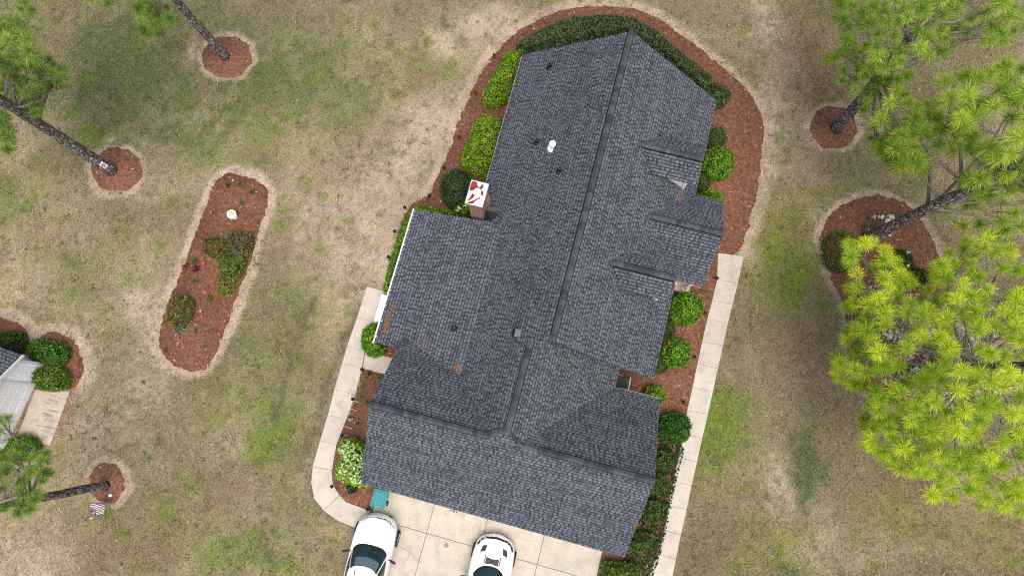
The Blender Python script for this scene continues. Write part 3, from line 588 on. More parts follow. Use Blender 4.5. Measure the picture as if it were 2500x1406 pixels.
    for q in ((4.66, 4.69, -4.6, -.02, 2.70, 2.83), (4.66, 4.69, -13.4, -8.9, 2.70, 2.83), (5.88, 5.91, -8.8, -4.75, 2.72, 2.86), (-4.745, -4.72, -8.5, -.02, 2.68, 2.80), (G0 + .02, G1 - .02, -20.83, -20.80, 2.74, 2.87), (3.4, G1 - .02, -14.135, -14.11, 2.76, 2.89)):
        f = MB(); f.box(*q); f.build('fascia', M['white'], H_)
    # porch: columns, brick floor and steps
    wall = MB(); wall_quad(wall, [hp(5.68, 4.95, 2.86), hp(5.68, 8.6, 2.86), hp(5.68, pw, zp - .3)], .12, Vector((1, 0, 0))); wall.build('porch_gable', M['siding'], H_)
    for w_ in (5.05, 6.2, 7.35, 8.5):
        c = MB(); c.lathe([(.15, .3), (.15, .42), (.11, .45), (.10, 2.6), (.15, 2.66), (.15, 2.86)], (5.6, -w_, 0), 14); c.build('column', M['white'], H_, smooth=False)
    c = MB(); c.box(4.36, 5.85, -8.7, -4.9, 0, .30); c.build('porch_floor', M['brick'], H_)
    c = MB(); c.box(5.85, 6.12, -8.25, -6.35, 0, .20); c.box(6.12, 6.40, -8.25, -6.35, 0, .10); c.build('step', M['brick'], H_)
    d = MB(); d.box(4.375, 4.42, -7.25, -6.3, .3, 2.35); dd = d.build('door', M['white'], H_); k = MB(); k.lathe([(.01, 0), (.035, .01), (.035, .05), (.01, .06)], (4.45, -6.42, 1.3), 10); k.build('handle', M['alloy'], dd)
    # downspout by the porch
    c = MB(); c.tube([hp(4.74, 8.95, 2.7), hp(4.7, 8.97, 2.45), hp(4.45, 8.97, 2.25), hp(4.45, 8.97, .2), hp(4.8, 9.0, .08)], .05, 8); c.build('downspout', M['white'], H_)
    # windows, garage doors (on walls that face away from this camera too)
    for w_ in (2.0, 3.6, 10.3, 11.9): window_unit(H_, hp(4.38, w_, .8), Vector((0, 1, 0)), Vector((1, 0, 0)), 1.0, 1.5)
    for w_ in (2.2, 5.2): window_unit(H_, hp(-4.4, w_, .8), Vector((0, 1, 0)), Vector((-1, 0, 0)), 1.0, 1.5)
    for w_ in (10.4, 11.9): window_unit(H_, hp(-7.3, w_, .8), Vector((0, 1, 0)), Vector((-1, 0, 0)), 1.2, 1.5)
    for u in (-2.4, 2.4): window_unit(H_, hp(u, .32, .8), Vector((1, 0, 0)), Vector((0, 1, 0)), 1.2, 1.5)
    for u in (-3.2, 2.0):
        d = MB(); d.box(u - 2.3, u + 2.3, -20.585, -20.55, .05, 2.3)
        for i in range(4):
            for j in range(6): d.box(u - 2.2 + j * .74, u - 1.55 + j * .74, -20.60, -20.585, .12 + i * .55, .55 + i * .55)
        d.build('garage_door', M['white'], H_)
    # dormers
    for (u0, ue, wc, z1, z0, hwid, nm) in ((1.50, 4.27, 4.16, 5.62, 4.88, .93, 31), (1.52, 4.21, 9.46, 5.60, 5.0, .88, 41)):
        D = empty('dormer'); D.parent = H_
        ur = (ZR - z0) / PIT
        dr = roof([[hp(ur, wc + hwid, z0), hp(ue, wc + hwid, z0), hp(ue, wc, z1), hp(u0, wc, z1)]], 'dormer_roof', D, seed=nm, thick=.07)
        roof([[hp(ue, wc - hwid, z0), hp(ur, wc - hwid, z0), hp(u0, wc, z1), hp(ue, wc, z1)]], 'dormer_roof', D, seed=nm + 1, thick=.07)
        pit = (z1 - z0) / hwid
        cw = hwid - .27; uf = ue - .25; zb = zm(uf) - .1; zt = z0 + .27 * pit - .11
        cb = MB(); cb.prism([hp(ur - .4, wc - cw, 0)[:2], hp(uf, wc - cw, 0)[:2], hp(uf, wc + cw, 0)[:2], hp(ur - .4, wc + cw, 0)[:2]], zb - .25, zt)
        wall_quad(cb, [hp(uf, wc - cw, zt), hp(uf, wc + cw, zt), hp(uf, wc, z1 - .12)], .1, Vector((1, 0, 0)))
        for s_ in (-1, 1): cb.box(uf - .1, uf + .02, -(wc + s_ * (cw - .04)) - .05 + s_ * -.03, -(wc + s_ * (cw - .04)) + .05 + s_ * -.03, zb - .2, zt + .004, (.9, .9, .9))
        cb.build('dormer_wall', M['white'], D)
        ridge_cap(hp(u0 - .1, wc, z1), hp(ue, wc, z1), D, (0, -1), pit, (0, 1), pit, seed=nm + 3, half=.15)
        window_unit(D, hp(uf, wc, zm(uf) + .25), Vector((0, 1, 0)), Vector((1, 0, 0)), .7, .95)
    # chimney
    c = MB(); zt = 5.5
    c.box(-4.87, -4.27, -8.44, -7.56, 0, zt - .02); c.box(-4.9, -4.16, -7.99, -7.60, 0, 4.2)
    vs = [hp(-4.27, 7.60, 4.2), hp(-4.27, 7.99, 4.2), hp(-4.16, 7.99, 4.2), hp(-4.16, 7.60, 4.2), hp(-4.27, 7.60, 4.75), hp(-4.27, 7.99, 4.75)]
    c.add(vs, [(0, 4, 5, 1), (3, 2, 5, 4), (1, 5, 2), (0, 3, 4)])
    ch = c.build('chimney', M['brick'], H_)
    cp = MB(); cp.box(-4.96, -4.19, -8.54, -7.48, zt - .03, zt + .03); cp.box(-4.96, -4.19, -8.54, -8.525, zt + .03, zt + .045); cp.box(-4.96, -4.19, -7.495, -7.48, zt + .03, zt + .045); cp.box(-4.96, -4.945, -8.525, -7.495, zt + .03, zt + .045); cp.box(-4.205, -4.19, -8.525, -7.495, zt + .03, zt + .045)
    cp = cp.build('chimney_cap', M['metal'], ch)
    rp = MB(); cx, cy = -4.575, -8.01
    def blob(pts): rp.prism(smooth_poly([(cx + x, cy + y) for x, y in pts], 2), zt + .031, zt + .034)
    blob([(-.36, .5), (-.12, .5), (-.06, .3), (.05, .28), (.10, .46), (.2, .42), (.14, .2), (-.02, .14), (-.2, .12), (-.36, .0)])
    blob([(.13, .2), (.25, .14), (.27, .0), (.22, -.06), (.16, .02)])
    blob([(-.06, -.08), (-.12, -.26), (-.34, -.46), (-.34, -.5), (-.22, -.18), (-.2, -.04)])
    blob([(.18, -.1), (.2, -.18), (.02, -.3), (-.02, -.46), (-.18, -.5), (-.33, -.5), (-.05, -.32)])
    rp.build('rust_stain', M['rust'], ch)
    fl = MB(); fl.lathe([(.10, 0), (.10, .16), (.06, .17), (.06, .2), (.15, .2), (.155, .23), (.13, .26), (.05, .285)], (cx + .03, cy + .03, zt + .03), 20); fl.build('flue', M['white'], ch, smooth=False)
    # cricket behind the chimney
    wcx = 8.0
    roof([[hp(-4.27, 8.5, zm(-4.27) + .02), hp(-3.9, 8.5, zm(-3.9) + .02), hp(-3.55, wcx + .05, zm(-3.55) + .04), hp(-4.27, wcx + .05, zm(-3.62))]], 'cricket_roof', H_, seed=51, thick=.03)
    cb = MB(); cb.add([hp(-4.27, 7.92, zm(-3.62) + .02), hp(-4.27, 8.12, zm(-3.62) + .02), hp(-3.62, 8.12, zm(-3.60) + .03), hp(-3.6, 7.92, zm(-3.60) + .03)], [(0, 1, 2, 3)], (.075, .08, .092)); cb.build('cricket_cap', M['cap'], H_)
    # roof penetrations
    def pipe(u, w_):
        v = MB(); z = zm(u) if u > UB else zw(u)
        v.lathe([(.16, -.08), (.13, .06), (.07, .09), (.07, .34), (.055, .34), (.055, .2)], (u, -w_, z), 14); v.lathe([(.044, .0), (.044, .01)], (u, -w_, z + .215), 10, mi=1); v.build('vent_pipe', [M['black'], M['grey']], H_)
    pipe(-3.16, 1.01); pipe(-2.77, 4.78); pipe(-1.46, 6.24); pipe(-4.15, 13.55)
    v = MB(); z = zm(-2.04); v.lathe([(.22, -.16), (.2, .02), (.09, .05), (.09, .42), (.145, .43), (.15, .5), (.11, .56), (.02, .58)], (-2.04, -5.11, z), 18); v.build('flue_vent', M['white'], H_)
    v = MB(); u = -1.42; z = zm(u); t_ = Vector((1, 0, PIT)).normalized(); n_ = Vector((-PIT, 0, 1)).normalized()
    F_ = Matrix((t_, Vector((0, 1, 0)), n_)).transposed().to_4x4(); F_.translation = hp(u, 13.3, z)
    v.box(-.02, .17, -.15, .15, .0, .12, (1, 1, 1), 0, F_); v.box(-.20, -.021, -.15, .15, .0, .09, (1, 1, 1), 1, F_); v.box(-.03, .18, -.16, .16, .12, .13, (1, 1, 1), 0, F_); v.build('box_vent', [mat('vent_metal', (.20, .21, .235), rough=.6, var=.1), M['black']], H_)
    # white strip of trim/landing sticking out beyond the wing eave
    return H_
HOUSE_N2 = PX([(118, 890), (0, 1130), (-300, 1050), (-190, 780)])
# ------------------------------------------------------------------ neighbour's house
def build_neighbour():
    A = at(116, 889); B = at(6, 1118); d = (B - A); Lw = d.length; d.normalize(); out = Vector((-d.y, d.x, 0))
    if out.x < 0: out = -out
    yaw = math.atan2(-d.x, d.y) + math.pi   # local -y along wall
    E_ = empty('white_house', A, 0); E_.rotation_euler = (0, 0, math.atan2(d.y, d.x))   # local x along wall, local y = ?
    inv = E_.matrix_basis.inverted()
    sgn = 1 if (inv.to_3x3() @ out).y > 0 else -1
    tag(E_, 'white sided house with dark shingled roof cut off by the left edge of the photo', 'house')
    zt = 2.5; o_ = -sgn; dep = 12
    w_ = MB()
    def bx(x0, x1, y0, y1, z0, z1, mi=0): w_.box(x0, x1, min(y0 * o_, y1 * o_), max(y0 * o_, y1 * o_), z0, z1, (1, 1, 1), mi)
    bx(0, Lw, .12, dep, 0, zt)
    apex = zt + Lw / 2 * .62
    w_.add([(0, .12 * o_, zt), (Lw, .12 * o_, zt), (Lw / 2, .12 * o_, apex), (0, dep * o_, zt), (Lw, dep * o_, zt), (Lw / 2, dep * o_, apex)], [(0, 1, 2), (3, 5, 4)])
    k = 0
    z = .1
    while z < apex - .05:      # lapped boards
        x0 = 0 if z < zt else (z - zt) / .62; x1 = Lw - x0
        for a, b in (((x0, 1.15), (3.85, x1)) if z < 2.2 else ((x0, x1),)):
            if b > a: w_.add([(a, .12 * o_, z + .13), (b, .12 * o_, z + .13), (b, .085 * o_, z), (a, .085 * o_, z), (a, .12 * o_, z), (b, .12 * o_, z)], [(0, 1, 2, 3), (3, 2, 5, 4)])
        z += .13
    w_.build('wall', M['siding'], E_)
    t = MB()
    for x0, x1, z0, z1 in ((-.03, .1, 0, zt), (Lw - .1, Lw + .03, 0, zt), (1.0, 1.15, 0, 2.35), (3.85, 4.0, 0, 2.35), (1.15, 3.85, 2.2, 2.35)): t.box(x0, x1, min(.05 * o_, .13 * o_), max(.05 * o_, .13 * o_), z0, z1)
    t.build('trim', M['white'], E_)
    g = MB(); g.box(1.15, 3.85, min(.09 * o_, .13 * o_), max(.09 * o_, .13 * o_), 0, 2.2)
    for i in range(4):
        for j in range(4): g.box(1.2 + j * .665, 1.78 + j * .665, min(.084 * o_, .09 * o_), max(.084 * o_, .09 * o_), .06 + i * .54, .5 + i * .54)
    g.build('garage_door', mat('garage_door_paint', (.96, .965, .97), rough=.5, var=.04), E_)
    ov, og = .35, -.32
    for s_ in (0, 1):
        xe = -ov if s_ == 0 else Lw + ov; ze = zt - ov * .62 + .12; za = apex + .12; xm = Lw / 2
        P = [Vector((xe, og * o_, ze)), Vector((xe, dep * o_, ze)), Vector((xm, dep * o_, za)), Vector((xm, og * o_, za))]
        if s_: P = [P[1], P[0], P[3], P[2]]
        roof([P], 'roof', E_, seed=61 + s_, expo=.16)
        b = MB(); q0, q1 = Vector((xe, og * o_, ze)), Vector((xm, og * o_, za)); n_ = Vector((0, -o_, 0)) * .03
        U = Vector((0, 0, .17)); b.add([q0 - n_ * .2, q1 - n_ * .2, q1 - n_ * .2 - U, q0 - n_ * .2 - U, q0 + n_, q1 + n_, q1 + n_ - U, q0 + n_ - U], [(0, 1, 2, 3), (4, 7, 6, 5), (0, 4, 5, 1), (3, 2, 6, 7), (0, 3, 7, 4), (1, 5, 6, 2)])
        b.build('rake_board', M['white'], E_)
# ------------------------------------------------------------------ plants
def leaves(P, Nn, size, C, aspect=.55, spread=.9, r=rng):
    n = len(P); nrm = Nn + r.normal(0, spread, (n, 3)); nrm /= np.linalg.norm(nrm, axis=1)[:, None] + 1e-9
    t = np.cross(nrm, r.normal(0, 1, (n, 3))); t /= np.linalg.norm(t, axis=1)[:, None] + 1e-9; b = np.cross(nrm, t)
    s = (size * r.uniform(.65, 1.35, n))[:, None]
    V = np.stack([P - t * s, P + b * s * aspect, P + t * s, P - b * s * aspect], 1)
    return V.reshape(-1, 3)
def shrub(poly, h, label, name='shrub', cat='shrub', cols=((.07, .14, .02), (.17, .27, .03)), r=.45, dens=380, size=.062, lump=.16, flower=None, group=None, z0=0.0, spread=.9, fill=.25, seed=[0], core=True):
    seed[0] += 1; g = np.random.default_rng(500 + seed[0])
    A = np.array(poly); x0, y0 = A.min(0); x1, y1 = A.max(0); cx, cy = A.mean(0)
    area = (x1 - x0) * (y1 - y0)
    def surf(x, y):
        d = pdist(x, y, poly); q = np.clip(d / r, 0, 1); return z0 + h * (np.sqrt(np.clip(1 - (1 - q) ** 2.4, 0, 1)) * .8 + .2) * (1 + lump * 2 * (fbm(x, y, 300 + seed[0], .8, 3) - .5))
    N = int(area * dens); x = g.uniform(x0, x1, N); y = g.uniform(y0, y1, N); k = inpoly(x, y, poly); x = x[k]; y = y[k]
    z = surf(x, y); e = .03
    nx = -(surf(x + e, y) - surf(x - e, y)) / (2 * e); ny = -(surf(x, y + e) - surf(x, y - e)) / (2 * e)
    Nn = np.stack([np.clip(nx, -3, 3), np.clip(ny, -3, 3), np.ones_like(x)], -1); Nn /= np.linalg.norm(Nn, axis=1)[:, None]
    dep = -np.abs(g.normal(0, fill * .35, len(x))); dep += (g.random(len(x)) < .15) * g.uniform(0, .09, len(x))
    P = np.stack([x, y, z], -1) + Nn * dep[:, None]
    # sides
    per = sum(math.hypot(poly[i][0] - poly[i - 1][0], poly[i][1] - poly[i - 1][1]) for i in range(len(poly)))
    Ns = int(per * h * dens * .6); seg = g.integers(0, len(poly), Ns)
    Lg = np.array([math.hypot(poly[i][0] - poly[(i + 1) % len(poly)][0], poly[i][1] - poly[(i + 1) % len(poly)][1]) for i in range(len(poly))]); seg = g.choice(len(poly), Ns, p=Lg / Lg.sum())
    t = g.random(Ns)[:, None]; a = A[seg]; b = A[(seg + 1) % len(poly)]; q = a * (1 - t) + b * t; c2 = q - np.array([cx, cy]); c2 /= np.linalg.norm(c2, axis=1)[:, None] + 1e-9
    zz = g.uniform(.08, .75, Ns) * h + z0; q = q + c2 * (g.normal(0, .04, Ns) - .08 * (zz - z0 - .3 * h).clip(0))[:, None]
    P = np.concatenate([P, np.concatenate([q, zz[:, None]], 1)]); Nn = np.concatenate([Nn, np.concatenate([c2, np.full((Ns, 1), .4)], 1)])
    n = len(P); f = np.clip(.5 + .55 * g.normal(0, .6, n) + .5 * (fbm(P[:, 0], P[:, 1], 400 + seed[0], .5, 2) - .5), 0, 1)[:, None]
    C = np.array(cols[0]) * (1 - f) + np.array(cols[1]) * f
    V = leaves(P, Nn, size, C, r=g, spread=spread)
    loc = np.array([cx, cy, z0])
    E_ = empty(name, tuple(loc)); tag(E_, label, cat, group)
    Vf = V - loc
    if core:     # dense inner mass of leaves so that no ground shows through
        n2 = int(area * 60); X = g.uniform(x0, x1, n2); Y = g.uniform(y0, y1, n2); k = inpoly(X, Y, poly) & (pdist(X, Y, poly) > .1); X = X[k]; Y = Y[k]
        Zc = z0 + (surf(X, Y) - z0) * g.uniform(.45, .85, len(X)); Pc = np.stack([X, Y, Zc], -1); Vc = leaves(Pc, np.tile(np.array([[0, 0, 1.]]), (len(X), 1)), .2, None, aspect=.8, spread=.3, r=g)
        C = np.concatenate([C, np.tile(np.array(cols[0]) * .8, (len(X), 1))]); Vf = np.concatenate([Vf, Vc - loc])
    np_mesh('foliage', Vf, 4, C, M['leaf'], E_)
    mb = MB()
    for k in range(4): mb.tube([(g.normal(0, .04), g.normal(0, .04), 0), (g.normal(0, .2 * min(1, r)), g.normal(0, .2 * min(1, r)), h * .6)], [.03, .012], 5)
    mb.build('stem', M['twig'], E_)
    if flower:
        fc, nf, fs, flat = flower; idx = g.choice(len(x), min(nf, len(x)), replace=False)
        cl = fbm(x[idx], y[idx], 600 + seed[0], .45, 2); idx = idx[cl > (.5 if flat else 0)]
        Pf = np.stack([x[idx], y[idx], z[idx] + .03], -1) - loc
        Cf = np.array(fc) * g.uniform(.75, 1.1, len(idx))[:, None]
        np_mesh('blossom', leaves(Pf, np.tile(np.array([[0, 0, 1.]]), (len(idx), 1)), fs, None, aspect=.9, spread=.5, r=g), 4, Cf, M['petal'], E_)
    return E_
def circ(px, py, r, z, sq=0, ry=None, rot=0):
    ry = ry or r; out = []
    for k in range(20):
        a = 2 * math.pi * k / 20; c, s_ = math.cos(a), math.sin(a); e = 1 - .38 * sq
        x = math.copysign(abs(c) ** e, c) * r; y = math.copysign(abs(s_) ** e, s_) * ry
        x, y = x * math.cos(rot) - y * math.sin(rot), x * math.sin(rot) + y * math.cos(rot)
        out.append((px + x, py + y))
    return PX(out, z)
def tuft_points(region, n, z_in, z_out, g, mind=.32):
    """points inside a crown outline, higher towards its middle"""
    A = np.array(region, float); x0, y0 = A.min(0); x1, y1 = A.max(0); pts = []; tries = 0
    dmax = None
    while len(pts) < n and tries < n * 60:
        tries += 1
        px, py = g.uniform(x0, x1), g.uniform(y0, y1)
        if not inpoly(np.array([px]), np.array([py]), region)[0]: continue
        d = pdist(np.array([px]), np.array([py]), region)[0]; q = min(1, d / (min(x1 - x0, y1 - y0) * .38))
        z = z_out + (z_in - z_out) * q ** .8 + g.normal(0, .8)
        p = at(px, py, z)
        if all((p - o).length > mind for o in pts): pts.append(p)
    return pts
def pine(label, base, trunk, r0, tufts, colr, L=.42, nn=190, limb_from=4.5, extra=None, seed=1, tag_plate=None, candles=.25, name='pine_tree'):
    """base: ground point; trunk: list of (x,y,z) points; tufts: list of (point, scale)"""
    g = np.random.default_rng(seed); E_ = empty(name, base); tag(E_, label, 'tree', 'pine trees'); B = Vector(base)
    tr = [Vector(p) - B for p in trunk]
    # resample trunk smoothly
    P = []; 
    for i in range(len(tr) - 1):
        k = max(2, int((tr[i + 1] - tr[i]).length / .35))
        for j in range(k): P.append(tr[i].lerp(tr[i + 1], j / k))
    P.append(tr[-1]); top = tr[-1].z
    rad = [r0 * (1 + .28 * math.exp(-p.z / .2)) * (1 - .72 * (p.z / top) ** 1.1) for p in P]
    P = [p + Vector((math.sin(p.z * .9 + seed), math.cos(p.z * .7 + seed * 2), 0)) * .03 * min(1, p.z) for p in P]
    P[0] = P[0] - Vector((0, 0, .1))
    mb = MB(); mb.tube(P, rad, 18, jit=.16); mb.build('trunk', M['bark'], E_, smooth=True)
    def tp(z):
        for i in range(len(P) - 1):
            if P[i].z <= z <= P[i + 1].z: return P[i].lerp(P[i + 1], (z - P[i].z) / max(1e-6, P[i + 1].z - P[i].z))
        return P[-1]
    pts = [Vector(p) - B for p, s_ in tufts]; sc = [s_ for p, s_ in tufts]
    # limbs: cluster tufts
    K = max(2, len(pts) // 7); X = np.array([tuple(p) for p in pts]); cen = X[g.choice(len(X), K, replace=False)]
    for it in range(6):
        lab = np.argmin(((X[:, None] - cen[None]) ** 2).sum(-1), 1)
        for k in range(K):
            if (lab == k).any(): cen[k] = X[lab == k].mean(0)
    mb = MB(); dirs = np.zeros_like(X)
    for k in range(K):
        idx = np.where(lab == k)[0]
        if not len(idx): continue
        c = Vector(cen[k]); zs = min(max(limb_from, c.z - .35 * math.hypot(c.x - tp(c.z).x, c.y - tp(c.z).y)), top - .2); s_ = tp(zs)
        hub = c - Vector((0, 0, .35)); mid = s_.lerp(hub, .55) + Vector((g.normal(0, .2), g.normal(0, .2), g.normal(.05, .15)))
        r1 = .028 + .009 * math.sqrt(len(idx))
        mb.tube([s_, s_.lerp(mid, .5) + Vector((0, 0, .1)), mid, mid.lerp(hub, .6) + Vector((g.normal(0, .1), g.normal(0, .1), 0)), hub], [r1 * 1.3, r1 * 1.1, r1, r1 * .7, .025], 7, jit=.2)
        for i in idx:
            p = pts[i]; a = mid.lerp(hub, g.uniform(.3, 1)); mm = a.lerp(p, .55) + Vector((g.normal(0, .08), g.normal(0, .08), -.08))
            mb.tube([a, mm, p], [.02, .014, .01], 5, cap=False)
            dv = (p - mm); dv.z = abs(dv.z) + .35; dv.normalize(); dirs[i] = dv
        # a few bare twigs
        for q in range(2):
            a = mid.lerp(hub, g.uniform(.2, .9)); e = a + Vector((g.normal(0, .5), g.normal(0, .5), g.normal(0, .2))); mb.tube([a, a.lerp(e, .5) + Vector((0, 0, .06)), e], [.014, .01, .005], 4, cap=False)
    if extra:
        for ln in extra:
            q = [Vector(p) - B for p in ln]; mb.tube(q, [.05 - .035 * i / (len(q) - 1) for i in range(len(q))], 6, jit=.2)
    mb.build('branch', M['twig'], E_, smooth=True)
    # needles
    n = len(pts); N = n * nn; ti = np.repeat(np.arange(n), nn); s_ = np.array(sc)[ti]
    d = g.normal(0, 1, (N, 3)); d /= np.linalg.norm(d, axis=1)[:, None]; d = d + dirs[ti] * .5; d /= np.linalg.norm(d, axis=1)[:, None]
    ln = L * s_ * g.uniform(.72, 1.05, N); wd = .0078 * np.sqrt(s_)
    base_ = X[ti] + dirs[ti] * (g.uniform(-.16, .05, N) * s_)[:, None]
    side = np.cross(d, g.normal(0, 1, (N, 3))); side /= np.linalg.norm(side, axis=1)[:, None]
    tip = base_ + d * ln[:, None]; tip[:, 2] -= .10 * ln * (1 - d[:, 2]).clip(0, 1.2)
    mid = base_ + d * (ln * .5)[:, None]
    V = np.stack([base_, mid + side * wd[:, None], tip, mid - side * wd[:, None]], 1)
    tv = g.uniform(0, 1, n); lo, hi = np.array(colr[0]), np.array(colr[1]); C = lo + (hi - lo) * np.clip(tv[ti] * .75 + g.uniform(-.12, .42, N), 0, 1)[:, None] * g.uniform(.6, 1.25, N)[:, None]
    cd = np.repeat(np.where(g.random(n) < candles)[0], 4)      # pale new shoots in the tuft centres
    if len(cd):
        q = X[cd]; dv = dirs[cd] + g.normal(0, .35, (len(cd), 3)); e = q + dv * .14; sd = np.cross(dv, g.normal(0, 1, dv.shape)); sd /= np.linalg.norm(sd, axis=1)[:, None]
        V = np.concatenate([V, np.stack([q - sd * .012, q + sd * .012, e + sd * .01, e - sd * .01], 1)]); C = np.concatenate([C, np.tile([.52, .43, .24], (len(cd), 1))])
    np_mesh('crown', V.reshape(-1, 3), 4, C, M['needle'], E_)
    return E_
# ------------------------------------------------------------------ cars
def superring(yf, yr, hw, n, e=4.0, ef=None):
    out = []
    for k in range(n):
        a = 2 * math.pi * k / n; c, s_ = math.cos(a), math.sin(a)
        x = math.copysign(abs(c) ** (2 / e), c) * hw; yy = math.copysign(abs(s_) ** (2 / e), s_)
        cy = (yf + yr) / 2; out.append(Vector((x, cy + yy * (yf - yr) / 2, 0)))
    return out
def car(name, label, nose_px, yaw, sp):
    L, W = sp['L'], sp['W']; nose = at(*nose_px); ax = Vector((-math.sin(yaw), math.cos(yaw), 0)); c = nose - ax * (L / 2); c.z = .05
    E_ = empty(name, c, yaw); tag(E_, label, 'car')
    # body: stations (y from nose, half width, z top centre, z shoulder)
    mb = MB(); prof = []
    for (dy, hw, zt, zs, zb, rnd) in sp['st']:
        y = L / 2 - dy; ring_ = []
        for fx, fz in ((0, 0), (.55, 0), (.86, 0), (.97, .12), (1.0, .4), (.995, .7), (.965, .93), (.90, 1.0), (.62, 1.03), (.3, 1.045), (0, 1.05)):
            x = hw * fx; zz = zb + (zs - zb) * min(fz, 1.0)
            if fz > 1.0: zz = zs + (zt - zs) * (fz - 1.0) / .05
            ring_.append((x, y - rnd * abs(fx) ** 3, zz))
        full = ring_ + [(-p[0], p[1], p[2]) for p in ring_[-2:0:-1]]; prof.append(full)
    n = len(prof[0]); vs = [p for f in prof for p in f]; fs = []
    for i in range(len(prof) - 1):
        for k in range(n): fs.append((i * n + k, i * n + (k + 1) % n, (i + 1) * n + (k + 1) % n, (i + 1) * n + k))
    fs += [tuple(range(n)), tuple(range((len(prof) - 1) * n, len(prof) * n))[::-1]]
    mb.add(vs, fs); body = mb.build('body', M['paint'], E_, smooth=True, subsurf=2)
    dg = bpy.context.evaluated_depsgraph_get(); ev = body.evaluated_get(dg); me = ev.to_mesh(); bv = BVHTree.FromPolygons([v.co.copy() for v in me.vertices], [tuple(p.vertices) for p in me.polygons]); ev.to_mesh_clear()
    def drop(x, dy, off=.004):
        h = bv.ray_cast(Vector((x, L / 2 - dy, 5)), Vector((0, 0, -1))); 
        return (h[0] + h[1] * off) if h[0] else Vector((x, L / 2 - dy, .6))
    def strip(lines, width, mt, nm, off=.004):
        m_ = MB()
        for ln in lines:
            q = []
            for i in range(len(ln) - 1):
                for j in range(6): q.append((ln[i][0] + (ln[i + 1][0] - ln[i][0]) * j / 6, ln[i][1] + (ln[i + 1][1] - ln[i][1]) * j / 6))
            q.append(ln[-1]); a_ = []; b_ = []
            for i, p in enumerate(q):
                d = Vector((q[min(i + 1, len(q) - 1)][0] - q[max(i - 1, 0)][0], q[min(i + 1, len(q) - 1)][1] - q[max(i - 1, 0)][1])); d.normalize(); nn_ = Vector((-d.y, d.x)) * width / 2
                a_.append(drop(p[0] + nn_.x, p[1] + nn_.y, off)); b_.append(drop(p[0] - nn_.x, p[1] - nn_.y, off))
            k = len(q); m_.add(a_ + b_, [(i, i + 1, k + i + 1, k + i) for i in range(k - 1)])
        return m_.build(nm, mt, E_, smooth=True)
    def patch(poly, mt, nm, off=.004, parent=None, res=.03):
        xs = [p[0] for p in poly]; ys = [p[1] for p in poly]; m_ = MB(); cx, cy = sum(xs) / len(xs), sum(ys) / len(ys); R_ = 6
        vs = [drop(cx + (p[0] - cx) * k / R_, cy + (p[1] - cy) * k / R_, off) for k in range(1, R_ + 1) for p in poly] + [drop(cx, cy, off)]; n_ = len(poly); fs = []
        for k in range(R_ - 1):
            for i in range(n_): fs.append((k * n_ + i, k * n_ + (i + 1) % n_, (k + 1) * n_ + (i + 1) % n_, (k + 1) * n_ + i))
        for i in range(n_): fs.append((len(vs) - 1, i, (i + 1) % n_))
        m_.add(vs, fs); return m_.build(nm, mt, parent or E_, smooth=True)
    # greenhouse
    gy = sp['gh']; N = 96
    base = superring(L / 2 - gy['bf'], L / 2 - gy['br'], gy['bw'], N, gy.get('e', 4.5)); top = superring(L / 2 - gy['tf'], L / 2 - gy['tr'], gy['tw'], N, gy.get('e2', 5))
    def bowf(p, hw): return -gy['bow'] * (p.x / hw) ** 2 * (1 if p.y > 0 - 99 else 0)
    def G(t, s_, off=0.0):
        k = (t % 1.0) * N; i = int(k); f = k - i
        b = base[i % N].lerp(base[(i + 1) % N], f); tt = top[i % N].lerp(top[(i + 1) % N], f)
        fr = max(0, (b.y - (L / 2 - (gy['bf'] + gy['br']) / 2)) / ((gy['br'] - gy['bf']) / 2))
        b = b + Vector((0, -gy['bow'] * (b.x / gy['bw']) ** 2 * fr, gy['zb'])); tt = tt + Vector((0, -gy['bow'] * .8 * (tt.x / gy['tw']) ** 2 * fr, gy['zt']))
        p = b.lerp(tt, s_); o_ = Vector((b.x / gy['bw'], fr * .8, .5)); bulge = math.sin(math.pi * s_) * .03
        o_.normalize(); return p + o_ * (off + bulge)
    m_ = MB(); SR = 8; vs = [G(i / N, j / SR) for j in range(SR + 1) for i in range(N)]; fs = [(j * N + i, j * N + (i + 1) % N, (j + 1) * N + (i + 1) % N, (j + 1) * N + i) for j in range(SR) for i in range(N)]
    cT = Vector((0, L / 2 - (gy['tf'] + gy['tr']) / 2, gy['zt'])); ringT = [G(i / N, 1.0) for i in range(N)]; b0 = len(vs)
    for k in range(1, 6):
        q = 1 - k / 5 * .999; vs += [cT + Vector(((p.x - cT.x) * q, (p.y - cT.y) * q, .055 * (1 - q * q))) for p in ringT]
    for k in range(5):
        o0 = (SR * N if k == 0 else b0 + (k - 1) * N); o1 = b0 + k * N; fs += [(o0 + i, o0 + (i + 1) % N, o1 + (i + 1) % N, o1 + i) for i in range(N)]
    m_.add(vs, fs); m_.build('cabin', M['paint'], E_, smooth=True)
    def gpatch(t0, t1, s0, s1, mt, nm, off, parent=None):
        m2 = MB(); A_n, B_n = 26, 8; vs = [G(t0 + (t1 - t0) * i / A_n, s0 + (s1 - s0) * j / B_n, off) for j in range(B_n + 1) for i in range(A_n + 1)]
        m2.add(vs, [(j * (A_n + 1) + i, j * (A_n + 1) + i + 1, (j + 1) * (A_n + 1) + i + 1, (j + 1) * (A_n + 1) + i) for j in range(B_n) for i in range(A_n)]); return m2.build(nm, mt, parent or E_, smooth=True)
    ws = gpatch(*sp['ws'], .12, .97, M['glass'], 'windscreen', .008)
    gpatch(sp['ws'][0] - .004, sp['ws'][1] + .004, .0, .13, M['black'], 'cowl', .010)
